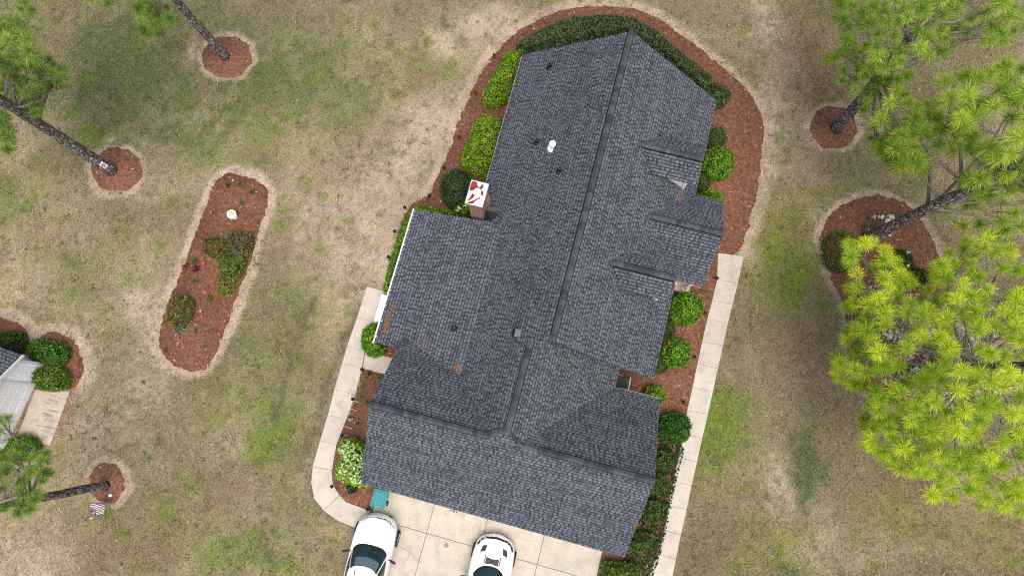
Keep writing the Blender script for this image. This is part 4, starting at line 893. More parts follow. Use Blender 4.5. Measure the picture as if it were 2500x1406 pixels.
    if sp.get('dash'):
        gpatch(.17, .30, .62, .95, mat('windscreen_interior', (.10, .14, .17), rough=.3), 'dashboard', .0095, ws)
    # wipers
    m_ = MB(); a, b = sp['ws']
    for t0, t1 in ((b - .02, a + (b - a) * .55), (a + (b - a) * .5, a + .03)): m_.tube([G(t0, .12, .02), G((t0 + t1) / 2, .2, .02), G(t1, .17, .02)], .008, 5)
    m_.build('wiper', M['black'], E_)
    for t0, t1 in sp['sw']:
        gpatch(t0, t1, .14, .86, M['glass'], 'side_window', .006)
    gpatch(.66, .84, .15, .9, M['glass'], 'rear_window', .006)
    # mirrors
    for s_ in (-1, 1):
        m_ = MB(); x = s_ * (sp['mx']); y = L / 2 - sp['my']; z = sp['mz']
        ring_ = [Vector((x + s_ * q * .23, y + dy_ - q * .05, z + dz_)) for q in (0, .35, .8, 1) for dy_, dz_ in ((-.05, -.05), (.05, -.05), (.065, .03), (.0, .075), (-.06, .05))]
        m_.add(ring_, [(i * 5 + k, i * 5 + (k + 1) % 5, (i + 1) * 5 + (k + 1) % 5, (i + 1) * 5 + k) for i in range(3) for k in range(5)] + [(0, 1, 2, 3, 4), (19, 18, 17, 16, 15)]); m_.tube([(x, y, z), (x - s_ * .14, y + .03, z - .06)], .03, 6); m_.build('mirror', M['dark'], E_, bevel=.012)
    # wheels
    for s_ in (-1, 1):
        for dy in sp['wy']:
            m_ = MB(); x = s_ * (W / 2 - .11 + sp.get('wx', 0)); y = L / 2 - dy; rw = sp['wr']
            prof_ = [(rw - .12, -.11), (rw - .02, -.11), (rw, -.08), (rw, .08), (rw - .02, .11), (rw - .12, .11)]; NN = 28
            vs = [(x + b_, y + r_ * math.cos(2 * math.pi * k / NN), rw - .005 - .05 + r_ * math.sin(2 * math.pi * k / NN)) for r_, b_ in prof_ for k in range(NN)]
            m_.add(vs, [(i * NN + k, i * NN + (k + 1) % NN, (i + 1) * NN + (k + 1) % NN, (i + 1) * NN + k) for i in range(5) for k in range(NN)]); wh = m_.build('wheel', M['tyre'], E_, smooth=True)
            m_ = MB(); zc = rw - .055
            for k in range(10):
                a = 2 * math.pi * k / 10; m_.tube([(x + s_ * .075, y + .03 * math.cos(a), zc + .03 * math.sin(a)), (x + s_ * .09, y + (rw - .12) * math.cos(a), zc + (rw - .12) * math.sin(a))], .022, 5)
            m_.tube([(x + s_ * .05, y, zc), (x + s_ * .1, y, zc)], .06, 12); m_.tube([(x - s_ * .02, y, zc), (x + s_ * .0, y, zc)], rw - .125, 20, mi=1); m_.build('rim', [M['alloy'], M['black']], wh)
    for nm, lines, wdt in sp['lines']: strip(lines, wdt, M['black'] if nm != 'headlight' else M['lamp'], nm)
    for nm, poly, mt in sp['patches']: patch(poly, M[mt], nm)
    # number plate free front, lower grille and rear lamps
    m_ = MB(); m_.box(-.45, .45, L / 2 - .12, L / 2 - .04 + .0, .22, .36); m_.build('grille', M['black'], E_, bevel=.02)
    for s_ in (-1, 1): m_ = MB(); m_.box(s_ * .72 - .12, s_ * .72 + .12, -L / 2 + .03, -L / 2 + .12, .75, .9); m_.build('tail_light', mat('tail_lamp', (.35, .01, .01), rough=.2), E_, bevel=.02)
    return E_
# ================================================================== build
build_lawn()
for i, (k, z, dn) in enumerate((('n', .030, 230), ('e', .034, 230), ('w', .030, 230), ('s', .028, 200), ('i', .032, 260), ('p', .030, 200), ('h1', .030, 200), ('h2', .033, 200))):
    build_bed(ROUNDED[k], z, dn, seed=i, label_pale=(.10 if k == 'e' else .05), tone=((.18, .082, .050) if k in 'i' else (.19, .090, .055)))
for i, p in enumerate(RINGS): build_bed(p, .03, 300, seed=20 + i, label_pale=.08, tone=(.21, .10, .062))
build_paving()
build_grass()
HOUSE = build_house()
build_neighbour()
# ---- shrubs
DK = ((.025, .065, .022), (.065, .125, .04)); BR = ((.11, .24, .015), (.32, .48, .04)); MD = ((.06, .16, .01), (.25, .47, .03)); OL = ((.05, .09, .02), (.13, .18, .045)); YG = ((.085, .19, .008), (.32, .47, .025))
shrub(PX([(1278, 118), (1240, 124), (1214, 160), (1196, 192), (1178, 226), (1184, 240), (1210, 243), (1236, 228), (1260, 196), (1278, 150)], 1.2), 1.5, 'bright green clipped shrub at the top left corner of the shingled roof', cols=YG, r=.5)
shrub(PX([(1176, 276), (1202, 280), (1236, 298), (1228, 340), (1214, 390), (1198, 428), (1162, 414), (1128, 394), (1130, 370), (1143, 332), (1158, 298)], 1.2), 1.5, 'largest bright green clipped shrub, beside the left roof edge above the chimney', cols=YG, r=.55)
shrub(circ(1116, 456, 42, 1.3), 2.1, 'round dark green clipped shrub next to the brick chimney', cols=DK, r=1.0, dens=600, size=.045, lump=.04, spread=.6)
shrub(circ(1131, 512, 20, .8, ry=24), 1.2, 'small leafy shrub with white flowers below the brick chimney', cols=MD, r=.4, flower=((.85, .85, .8), 16, .06, False), name='flowering_shrub')
hedge = [(1262, 108), (1300, 82), (1350, 58), (1400, 42), (1450, 36), (1500, 38), (1548, 46), (1600, 74), (1650, 114), (1700, 156), (1738, 186), (1748, 205), (1724, 236), (1690, 205), (1640, 160), (1590, 118), (1548, 92), (1500, 92), (1440, 96), (1380, 106), (1320, 122), (1275, 136)]
shrub(PX(hedge, 1.0), 1.35, 'long dark green clipped hedge curving round the top gable of the roof', name='hedge', cat='hedge', cols=((.035, .065, .022), (.12, .155, .06)), r=.35, dens=480)
shrub(PX([(1745, 196), (1775, 208), (1788, 226), (1776, 244), (1752, 252), (1730, 236)], 1.0), 1.2, 'short olive green clipped shrub at the right end of the curved hedge', cols=((.045, .075, .03), (.14, .17, .075)), r=.35)
shrub(circ(1752, 332, 24, .6), .8, 'dark olive round shrub above the largest bright shrub right of the upper dormer', cols=OL, r=.55, size=.04, dens=600, lump=.04)
shrub(circ(1757, 393, 36, .9, sq=.5, rot=.2), 1.3, 'bright green square clipped shrub beside the upper dormer', cols=MD, r=.5)
shrub(circ(1717, 444, 19, .5), .7, 'small dark olive round shrub just above the porch roof', cols=OL, r=.45, size=.04, dens=600, lump=.04)
shrub(circ(1738, 492, 30, .9, sq=.4, rot=.3), 1.2, 'bright green shrub half hidden under the upper porch roof edge', cols=MD, r=.5)
shrub(circ(1679, 751, 38, .9, sq=.5, rot=.2), 1.3, 'bright green square clipped shrub below the porch and the lower dormer', cols=MD, r=.5)
shrub(circ(1630, 801, 20, .5), .7, 'small dark olive round shrub between the two bright shrubs by the right eave', cols=OL, r=.45, size=.04, dens=600, lump=.04)
shrub(circ(1654, 861, 34, .9, sq=.4), 1.3, 'bright green clipped shrub near the lower right corner of the main roof', cols=MD, r=.5)
shrub(circ(1612, 888, 22, .5), .7, 'dark olive round shrub touching the lower right corner of the main roof', cols=OL, r=.45, size=.04, dens=600, lump=.04)
shrub(circ(1600, 966, 25, .6), .9, 'small yellow green shrub at the back corner of the garage roof', cols=BR, r=.45)
shrub(circ(1650, 1045, 38, .8, sq=.3), 1.1, 'deep green rounded shrub beside the right gable of the garage roof', cols=((.03, .11, .012), (.09, .21, .02)), r=.5, size=.06)
for px, py, rx, ry, lb in ((1626, 1124, 28, 25, 'loose olive green shrub below the deep green shrub beside the garage'), (1612, 1184, 24, 27, 'loose olive green shrub at the right end of the garage ridge'), (1600, 1248, 30, 28, 'loose olive green shrub halfway down the garage side'), (1574, 1326, 36, 26, 'loose green shrub at the lower right corner of the garage roof')):
    shrub(circ(px, py, rx, .5, ry=ry), .75, lb, cols=((.035, .075, .015), (.12, .19, .03)), r=.4, lump=.25, dens=300, group='shrubs along the garage side')
shrub(PX([(1474, 1370), (1500, 1372), (1540, 1374), (1566, 1392), (1564, 1425), (1470, 1425)], .5), .8, 'wide green shrub at the bottom edge of the photo beside the driveway', cols=((.06, .11, .015), (.17, .24, .03)), r=.4, lump=.2)
gc = PX([(1612, 1075), (1662, 1078), (1670, 1100), (1655, 1150), (1646, 1190), (1634, 1240), (1626, 1292), (1612, 1350), (1592, 1406), (1560, 1430), (1520, 1430), (1520, 1380), (1556, 1290), (1580, 1200), (1600, 1120)], .1)
o = shrub(gc, .18, 'dark grassy ground cover between the garage shrubs and the right walk', name='ground_cover', cat='ground cover', cols=((.018, .045, .015), (.05, .10, .03)), r=.2, dens=260, size=.07, lump=.3, core=False)
o['kind'] = 'stuff'
shrub(PX([(1003, 512), (1014, 510), (1016, 530), (1000, 570), (982, 620), (966, 670), (950, 712), (936, 706), (948, 655), (962, 606), (980, 555)], .5), .75, 'narrow green hedge along the white gutter on the left of the house', name='hedge', cat='hedge', cols=MD, r=.2)
shrub(PX([(1012, 504), (1060, 510), (1112, 520), (1112, 536), (1010, 526)], .5), .8, 'short green hedge along the upper edge of the lower left roof', name='hedge', cat='hedge', cols=MD, r=.2)
shrub(circ(912, 827, 31, .8, ry=40, rot=.2), 1.15, 'rounded bright green shrub on the left walk by the white gutter end', cols=MD, r=.5)
shrub(PX([(832, 1076), (855, 1072), (880, 1090), (896, 1110), (905, 1150), (902, 1186), (870, 1186), (838, 1178), (818, 1165), (822, 1140), (834, 1115), (822, 1098)], 1.2), 1.7, 'tall light green shrub with clusters of white blossom at the lower left garage corner', name='flowering_shrub', cols=((.15, .34, .02), (.36, .58, .07)), r=.35, lump=.35, size=.08, flower=((.72, .82, .52), 300, .05, True))
shrub(circ(858, 1192, 11, .3), .5, 'tiny dark green shrub below the white flowering shrub by the walk', cols=((.02, .07, .03), (.05, .13, .05)), r=.2, dens=500)
# neighbour shrubs
shrub(circ(24, 832, 28, .6, sq=.3, ry=24), .9, 'green shrub with reddish buds at the left edge above the white house', cols=((.03, .08, .015), (.09, .17, .03)), r=.4, flower=((.35, .1, .06), 40, .03, False))
shrub(circ(112, 858, 45, .6, sq=.6, ry=28, rot=.18), .95, 'rectangular green clipped shrub above the corner of the white house', cols=((.045, .13, .014), (.15, .31, .03)), r=.35)
shrub(circ(122, 924, 40, .5, sq=.3, ry=28, rot=.1), .9, 'loose green shrub in front of the white house wall', cols=((.07, .16, .015), (.22, .36, .04)), r=.35, lump=.25, size=.07)
shrub(circ(48, 1092, 34, .6, ry=30), .9, 'green shrub below the white garage door under the pine branch', cols=((.07, .18, .015), (.2, .38, .04)), r=.35)
# island bed plants
AZ = ((.055, .09, .015), (.20, .23, .04))
shrub(PX([(492, 585), (520, 580), (548, 588), (562, 610), (555, 628), (535, 640), (515, 625), (495, 612)], .4), .6, 'spreading olive green azalea with reddish stems on the left of the island bed', name='azalea', cols=AZ, r=.3, lump=.5, dens=260, core=False)
shrub(PX([(548, 570), (590, 566), (612, 572), (612, 600), (600, 625), (570, 630), (556, 606)], .4), .7, 'brownish olive azalea at the right edge of the island bed', name='azalea', cols=((.08, .085, .035), (.20, .19, .07)), r=.35, lump=.5, dens=300)
shrub(PX([(540, 628), (596, 626), (594, 650), (580, 678), (552, 680), (534, 655)], .4), .7, 'green azalea in the middle of the dense clump in the island bed', name='azalea', cols=((.07, .12, .015), (.24, .31, .04)), r=.35, lump=.5, dens=300)
shrub(PX([(534, 676), (572, 680), (566, 706), (552, 722), (530, 714)], .4), .55, 'yellow green azalea at the lower tip of the dense clump in the island bed', name='azalea', cols=((.09, .15, .015), (.28, .35, .04)), r=.3, lump=.5, dens=260, core=False)
shrub(PX([(424, 724), (450, 722), (466, 738), (462, 768), (450, 788), (425, 796), (406, 788), (408, 752)], .5), .75, 'rounded green azalea dotted with red flowers at the left edge of the island bed', name='azalea', cols=((.06, .095, .02), (.20, .25, .06)), r=.4, lump=.35, dens=300, core=False, flower=((.75, .05, .02), 26, .035, False))
def perennial(px, py, label, n=14, L=.22, cols=((.05, .12, .02), (.13, .22, .04)), flower=None, name='garden_plant', w=.02, group='small plants in the mulch beds'):
    g = np.random.default_rng(int(px * 7 + py)); p = at(px, py, .03); mb = MB()
    for k in range(n):
        a = g.uniform(0, 6.28); l = L * g.uniform(.6, 1.2); e = g.uniform(.35, 1.2); d = Vector((math.cos(a) * math.cos(e), math.sin(a) * math.cos(e), math.sin(e))); s_ = Vector((-math.sin(a), math.cos(a), 0)) * w
        t = g.random(); c = tuple(cols[0][i] + (cols[1][i] - cols[0][i]) * t for i in range(3)); m_ = d * l * .55; tip = d * l - Vector((0, 0, l * .25))
        mb.add([Vector((0, 0, 0)), m_ + s_, tip, m_ - s_], [(0, 1, 2, 3)], c)
    E_ = empty(name, p); tag(E_, label, 'plant', group); mb.build('leaf', M['leaf'], E_)
    if flower:
        mb = MB(); fc, k_, R_, sz = flower
        for k in range(k_):
            a = g.uniform(0, 6.28); q = Vector((math.cos(a), math.sin(a), 0)) * g.uniform(0, R_) + Vector((0, 0, g.uniform(.12, .25)))
            for j in range(4): b = a + j * 1.57; mb.add([q, q + Vector((math.cos(b), math.sin(b), .3)) * sz, q + Vector((math.cos(b + .7), math.sin(b + .7), .15)) * sz * 1.3, q + Vector((math.cos(b + 1.4), math.sin(b + 1.4), .3)) * sz], [(0, 1, 2, 3)], tuple(c_ * g.uniform(.8, 1.1) for c_ in fc))
        mb.build('blossom', M['petal'], E_)
    return E_
RED = (.75, .07, .02); MAG = (.22, .01, .03)
perennial(587, 449, 'small green plant nearest the top end of the island bed', 22, .32)
perennial(559, 452, 'dark bare little plant at the top left of the island bed', 14, .3, ((.03, .03, .025), (.06, .07, .04)))
perennial(617, 469, 'tiny dark green plant at the top right of the island bed', 12, .24, ((.02, .045, .03), (.05, .08, .05)))
perennial(591, 497, 'small green plant above the white bird bath', 22, .3)
perennial(612, 525, 'small plant with orange red flowers right of the white bird bath', 16, .26, flower=((.55, .06, .02), 7, .18, .032))
perennial(476, 636, 'leafy green plant left of the azalea clump in the island bed', 26, .34)
perennial(480, 656, 'dark red leaved plant left of the azalea clump in the island bed', 30, .36, ((.10, .008, .015), (.22, .02, .035)))
perennial(456, 650, 'small dark red plant at the left rim of the island bed', 14, .3, ((.10, .008, .015), (.2, .02, .035)))
perennial(500, 646, 'single pink red blossom plant left of the azalea clump', 6, .15, flower=((.8, .1, .08), 4, .1, .06))
perennial(475, 684, 'small green plant above the red flowered azalea', 18, .3)
perennial(514, 730, 'low yellow green plant in the middle of the island bed', 34, .36, ((.08, .11, .02), (.2, .2, .04)))
perennial(470, 732, 'low green plant touching the red flowered azalea', 20, .3)
perennial(439, 805, 'bluish green spiky plant with long leaves in the island bed', 30, .5, ((.07, .17, .09), (.16, .30, .17)), name='spiky_plant', w=.03)
perennial(428, 787, 'red tulip like flowers beside the bluish spiky plant', 5, .2, flower=((.85, .05, .01), 6, .12, .07))
perennial(512, 806, 'thin green grassy plant low in the island bed', 14, .34)
perennial(480, 806, 'thin yellow green plant low in the island bed', 14, .28)
perennial(408, 857, 'brownish small plant at the bottom left of the island bed', 14, .28, ((.08, .05, .03), (.12, .09, .04)))
perennial(502, 846, 'tiny green plant at the bottom right of the island bed', 9, .2)
for px, py, lb in ((895, 920, 'grassy green clump at the top of the bed left of the garage'), (928, 922, 'dark green clump under the roof at the top of the garage bed'), (888, 944, 'second grassy green clump down the garage bed'), (883, 968, 'third grassy green clump above the white edging bars'), (899, 980, 'dark green clump beside the garage ridge end'), (874, 1032, 'thin green sprout beside the small grey statue')):
    perennial(px, py, lb, 20, .26)
perennial(1712, 706, 'small green sprout under the lower porch roof corner', 12, .26)
# azaleas and white shrub by the pines
shrub(circ(2060, 612, 44, .6, ry=48), 1.0, 'dark green azalea at the left of the large mulch bed under the pines', name='azalea', cols=((.05, .085, .015), (.17, .21, .04)), r=.5, lump=.4, dens=300, core=False)
shrub(circ(2190, 640, 40, .5, ry=30), .8, 'dark green azalea beneath the pine crown in the large mulch bed', name='azalea', cols=((.03, .06, .012), (.10, .14, .03)), r=.4, lump=.25, dens=300)
shrub(circ(2238, 676, 34, .5, ry=22), .8, 'smaller azalea beside the grey branches under the pine crown', name='azalea', cols=((.03, .06, .012), (.11, .15, .03)), r=.4, lump=.25, dens=300)
shrub(circ(2160, 548, 34, .9, ry=30), 1.2, 'white blossoming shrub behind the leaning pine trunk', name='flowering_shrub', cols=((.12, .15, .06), (.3, .33, .2)), r=.4, lump=.3, dens=160, size=.045, flower=((.9, .88, .85), 420, .075, True), core=False)
shrub(circ(2216, 610, 9, .6), .8, 'tiny white blossoming sprig in the large mulch bed', name='flowering_shrub', cols=((.12, .15, .06), (.3, .33, .2)), r=.2, dens=40, flower=((.88, .86, .82), 30, .06, False), core=False)
# ---- dogwood under the big pine
def dogwood():
    g = np.random.default_rng(5); b = at(2240, 830); E_ = empty('dogwood_tree', b); tag(E_, 'small white blossoming tree with bare grey branches beneath the large bright pine', 'tree')
    mb = MB(); mb.tube([(0, 0, -.1), (.05, .03, .7), (.02, .1, 1.5)], [.11, .08, .06], 10, jit=.1); mb.build('trunk', M['twig'], E_, smooth=True)
    mb = MB(); P = []
    for k in range(22):
        px, py = g.uniform(2130, 2440), g.uniform(690, 980); e = at(px, py, g.uniform(3.0, 5.0)) - b; s_ = Vector((.02, .1, g.uniform(.9, 1.5))); m_ = s_.lerp(e, .5) + Vector((g.normal(0, .15), g.normal(0, .15), .25))
        mb.tube([s_, m_, e], [.035, .025, .01], 6, jit=.2); P.append(e)
        for j in range(5):
            a = m_.lerp(e, g.uniform(0, 1)); q = a + Vector((g.normal(0, .55), g.normal(0, .55), g.uniform(0, .35))); mb.tube([a, a.lerp(q, .5) + Vector((0, 0, .06)), q], [.014, .01, .005], 4, cap=False); P.append(q)
    mb.build('branch', M['twig'], E_, smooth=True)
    X = np.repeat(np.array([tuple(p) for p in P]), 22, 0) + g.normal(0, .16, (len(P) * 22, 3)) * np.array([1, 1, .35])
    np_mesh('blossom', leaves(X, np.tile(np.array([[0, 0, 1.]]), (len(X), 1)), .065, None, aspect=.9, spread=.4, r=g), 4, np.array((.88, .84, .80)) * g.uniform(.75, 1.05, len(X))[:, None], M['petal'], E_)
dogwood()
# ---- pines
g = np.random.default_rng(21)
def tp_(reg, n, z0, z1, sc=1.0, mind=.42): return [(p, sc * g.uniform(.8, 1.15)) for p in tuft_points(reg, n, z1, z0, g, mind)]
def up(b, h, lean=(0, 0), n=4): return [(b.x + lean[0] * k / n, b.y + lean[1] * k / n, h * k / n) for k in range(n + 1)]
def trunk_px(b, pts, h):
    """from base through measured points (px, py, z), then straight up to h"""
    out = [b] + [at(*p) for p in pts]; d = (out[-1] - out[0]); d = d / d.z; l = out[-1]; out += [l + d * ((h - l.z) * k / 3) for k in (1, 2, 3)]; return out
GD = ((.13, .25, .04), (.42, .60, .12)); GR = ((.18, .33, .04), (.62, .78, .13)); GY = ((.28, .48, .04), (.86, .93, .09)); GM = ((.20, .36, .035), (.68, .82, .12))
b = at(2190, 905)
T6 = [(2050, 600), (2130, 572), (2200, 640), (2240, 690), (2330, 600), (2420, 562), (2500, 640), (2620, 700), (2680, 900), (2620, 1140), (2500, 1262), (2430, 1240), (2330, 1225), (2250, 1205), (2180, 1140), (2100, 1098), (2110, 1040), (2090, 960), (2022, 905), (2046, 830), (2068, 700)]
tf = tp_(T6, 350, 5.0, 10.5, 1.0, .54) + tp_(T6, 80, 3.6, 7.4, .95, .5)
pine('big pine with dense yellow green crown filling the lower right of the photo', b, trunk_px(b, [(2440, 895, 8.5)], 11.0), .30, tf, GY, L=.45, nn=250, limb_from=3.0, seed=6, candles=.12)
b = at(2116, 584)
t5 = tp_([(2295, 180), (2400, 175), (2500, 150), (2640, 180), (2680, 420), (2600, 500), (2500, 470), (2400, 478), (2330, 410), (2285, 290)], 125, 7.5, 12.0, 1.2, .56) + tp_([(2290, 500), (2330, 470), (2420, 480), (2500, 490), (2560, 560), (2430, 590), (2380, 565), (2300, 540)], 20, 4.2, 5.0, .95, .4) + tp_([(2150, 215), (2220, 195), (2300, 300), (2280, 420), (2200, 430), (2130, 350)], 38, 5.8, 8.6, 1.1, .55)
pine('tall leaning pine rising from the large mulch bed at the upper right', b, trunk_px(b, [(2390, 448, 8.2)], 14.5), .295, t5, GM, L=.45, nn=230, limb_from=5.0, seed=5, candles=.6, extra=[[at(2560, 505, 6.5), at(2480, 520, 5.6), at(2420, 516, 5.0)]])
b = at(2043, 314)
t4 = tp_([(2030, 150), (2060, 70), (2005, 20), (2000, -60), (2300, -120), (2560, -80), (2540, 60), (2440, 130), (2350, 90), (2290, 160), (2200, 200), (2110, 190)], 150, 5.6, 10.5, 1.1, .52) + tp_([(2010, 130), (2110, 100), (2200, 150), (2190, 220), (2100, 230), (2040, 190)], 40, 4.6, 6.0, .85, .4) + tp_([(2110, 320), (2180, 280), (2240, 330), (2240, 440), (2180, 420)], 26, 5.2, 6.5, .85, .32) + tp_([(2080, 230), (2130, 220), (2140, 300), (2100, 290)], 5, 4, 5, .7, .3)
pine('pine with a feathery green crown in the top right corner', b, trunk_px(b, [(2132, 206, 4.2)], 12.5), .28, t4, GR, L=.42, nn=210, limb_from=4.2, seed=4, candles=.3)
b = at(551, 139)
t1 = tp_([(335, 0), (400, 0), (418, 40), (392, 95), (355, 90), (338, 60)], 26, 6.2, 7.5, .9, .26) + tp_([(165, -30), (300, -30), (275, 14), (225, 8), (185, 22)], 12, 8.5, 9, .95, .4) + tp_([(150, -200), (420, -200), (420, -60), (160, -60)], 40, 9, 12, 1, .5)
pine('pine at the top left whose slanting trunk stands in a round mulch ring', b, trunk_px(b, [(430, 0, 4.7)], 14), .22, t1, GD, seed=1, limb_from=6.0)
b = at(272, 416)
t2 = tp_([(0, 140), (70, 150), (120, 140), (160, 190), (150, 228), (100, 240), (95, 290), (50, 262), (0, 235)], 66, 5.2, 6.4, .9, .28) + tp_([(-160, 40), (30, 70), (95, 100), (80, 150), (30, 160), (-160, 160)], 46, 8.5, 10.5, 1.2, .42) + tp_([(-160, 270), (15, 275), (38, 330), (15, 375), (-160, 380)], 40, 8, 10.5, 1.1, .4) + tp_([(40, 0), (90, 10), (75, 45), (45, 30)], 5, 8, 9, .9, .4) + tp_([(-10, 30), (40, 40), (60, 80), (0, 90)], 16, 7, 8, 1.0, .35)
pine('pine at the left edge with a white tag on its thick trunk', b, trunk_px(b, [(0, 243, 7.2)], 15), .285, t2, GD, seed=2, limb_from=5.0, extra=[[at(-60, 30, 9), at(5, 5, 8.5), at(32, 30, 8.2)]])
b = at(258, 1186)
t3 = tp_([(-40, 1100), (30, 1090), (80, 1072), (118, 1100), (128, 1150), (92, 1190), (108, 1225), (60, 1256), (-40, 1240)], 54, 5.5, 8.0, .85, .32) + tp_([(-60, 1000), (16, 1005), (28, 1035), (10, 1060), (-60, 1060)], 10, 7, 8, .85, .35)
pine('pine at the lower left corner with its crown over the white house', b, trunk_px(b, [(0, 1230, 7.0)], 14), .205, t3, GD, seed=3, limb_from=5.0, extra=[[at(-30, 1010, 7.5), at(0, 1025, 7.2), at(24, 1044, 7.0)]])
# tag on the trunk of the left pine
p = at(248, 403, 1.35) ; mb = MB(); Mx = Matrix.Translation(p + Vector((.27, -.28, .0))) @ Matrix.Rotation(R(-35), 4, 'Z'); Mx = Matrix.Translation(at(250, 402, 1.0) + Vector((0, 0, 0)))
E_ = None
def trunk_tag():
    base = at(272, 416); axis = (at(0, 243, 7.2) - base).normalized(); c = base + axis * .95; tocam = (Vector((0, 0, H)) - c); tocam -= axis * tocam.dot(axis); tocam.normalize(); s_ = axis.cross(tocam)
    F_ = Matrix((s_, axis, tocam)).transposed().to_4x4(); F_.translation = c + tocam * .30
    o = empty('trunk_sign'); o.matrix_world = F_; tag(o, 'small white sign with dark marks fixed to the left pine trunk', 'sign')
    q = MB(); q.box(-.12, .12, -.22, .22, -.03, .015); q.build('panel', M['white'], o, bevel=.004)
    q = MB()
    for x, y, a, l in ((-.02, .08, .6, .16), (.02, .02, -.5, .14), (-.03, -.06, .9, .1)): q.box(-l / 2, l / 2, -.018, .018, 0, .002, (1, 1, 1), 0, Matrix.Translation((x, y, .0165)) @ Matrix.Rotation(a, 4, 'Z'))
    q.build('marking', M['black'], o)
trunk_tag()
# ---- path lights
pl = empty('path_light'); tag(pl, 'x', 'path light', 'small black path lights along the beds')
q = MB(); q.lathe([(.012, 0), (.012, .26), (.05, .27), (.05, .33)], n=10); q.build('post', M['black'], pl)
q = MB(); q.lathe([(.05, .33), (.085, .33), (.08, .36), (.03, .39), (.004, .40)], n=14); q.build('lamp_shade', M['black'], pl)
PL = [(1208, 143, 'black path light on the mulch rim near the top left roof corner'), (1162, 234, 'black path light beside the tip of the yellow green corner shrub'), (1122, 342, 'black path light left of the largest bright green shrub'), (1084, 415, 'black path light above the round dark shrub'), (1050, 482, 'black path light left below the round dark shrub'), (991, 511, 'black path light at the upper end of the white gutter'), (967, 569, 'black path light left of the upper half of the white gutter'), (951, 632, 'black path light left of the lower half of the white gutter'),
      (1746, 682, 'black path light at the foot of the brick porch steps'), (1718, 766, 'black path light right of the square shrub below the porch'), (1691, 873, 'black path light right of the shrub near the lower main roof corner'), (1665, 982, 'black path light in the bare mulch beside the garage back corner'),
      (887, 903, 'black path light at the top corner of the bed left of the garage'), (866, 974, 'black path light beside the uppermost white edging bar'), (839, 1061, 'black path light just above the white flowering shrub'), (815, 1186, 'black path light on the bend of the left walk'), (901, 1240, 'black path light in front of the white SUV'), (905, 914, 'black path light in the bed beside the short side path')]
for i, (px, py, lb) in enumerate(PL):
    o = pl if i == 0 else copy_tree(pl); o.location = at(px, py, .03); o['label'] = lb; o.rotation_euler = (random.uniform(-.06, .06), random.uniform(-.06, .06), random.random())
# ---- small light coloured things in the beds
def small(name, px, py, label, cat, prof, mt, z=.03, group=None, n=14):
    q = MB(); q.lathe(prof, n=n); o = q.build(name, mt, None, smooth=False); o.location = at(px, py, z); return tag(o, label, cat, group)
for px, py, lb in ((569, 441, 'white sprinkler cap at the top of the island bed'), (490, 759, 'white sprinkler cap in the lower middle of the island bed'), (427, 879, 'white sprinkler cap at the bottom of the island bed')):
    small('sprinkler_cap', px, py, lb, 'sprinkler', [(.04, 0), (.04, .03), (.055, .035), (.05, .05), (.03, .055), (.03, .05)], M['stone'], group='sprinkler caps in the island bed')
small('garden_lamp', 278, 1207, 'white globe lamp beside the trunk in the lower left mulch ring', 'lamp', [(.02, 0), (.02, .2), (.05, .2), (.075, .25), (.075, .3), (.05, .35), (.01, .37)], M['white'])
# bird bath
o = empty('bird_bath', at(573, 529, .03)); tag(o, 'white round bird bath with a pale yellow top in the island bed', 'bird bath')
q = MB(); q.lathe([(.14, 0), (.14, .04), (.09, .08), (.07, .2), (.08, .28), (.12, .32)], n=20); q.build('pedestal', M['white'], o)
q = MB(); q.lathe([(.1, .31), (.21, .35), (.235, .41), (.22, .42), (.19, .38), (.05, .36)], n=24); q.build('bowl', M['white'], o)
q = MB(); q.lathe([(.11, .36), (.13, .40), (.12, .46), (.08, .5), (.085, .53), (.05, .58), (.01, .60)], (-.02, .03, 0), n=16); q.build('finial', M['cream'], o)
# statue + edging bars
o = empty('garden_statue', at(858, 1024, .03)); tag(o, 'small pale grey garden statue in the bed left of the garage', 'statue')
q = MB(); q.lathe([(.09, 0), (.09, .06), (.06, .08), (.075, .2), (.05, .3), (.03, .33)], n=12); q.build('body', M['stone'], o, smooth=True)
q = MB(); q.lathe([(.02, .32), (.05, .36), (.055, .4), (.035, .45), (.005, .46)], n=12); q.build('head', M['stone'], o, smooth=True)
q = MB(); q.tube([(0, 0, .26), (.13, .05, .2)], [.035, .02], 8); q.tube([(0, 0, .26), (-.12, .06, .22)], [.035, .02], 8); q.build('arm', M['stone'], o)
for i, (px, py, lb) in enumerate(((870, 980, 'uppermost white edging bar in the bed left of the garage'), (864, 1000, 'white edging bar just above the small statue'), (852, 1043, 'white edging bar just below the small statue'), (845, 1061, 'lowest white edging bar in the bed left of the garage'))):
    q = MB(); q.box(-.17, .17, -.018, .018, 0, .05, (.42, .37, .33)); o = q.build('edging_bar', M['concrete'], None, bevel=.01); o.location = at(px, py, .03); o.rotation_euler = (0, 0, HYAW); tag(o, lb, 'edging bar', 'white edging bars in the garage bed')
# white box on the left walk, under the wing eave
F_ = at(936, 757, .55); o = empty('storage_bench', (0, 0, 0)); o.location = (F_.x, F_.y, .05); o.rotation_euler = (0, 0, HYAW); tag(o, 'long white bench box tucked under the white gutter by the left walk', 'bench')
q = MB(); q.box(-.27, .27, -.68, .68, 0, .5); q.build('box', M['white'], o, bevel=.01); q = MB(); q.box(-.30, .30, -.72, .72, .5, .55); q.build('lid', M['white'], o, bevel=.01)
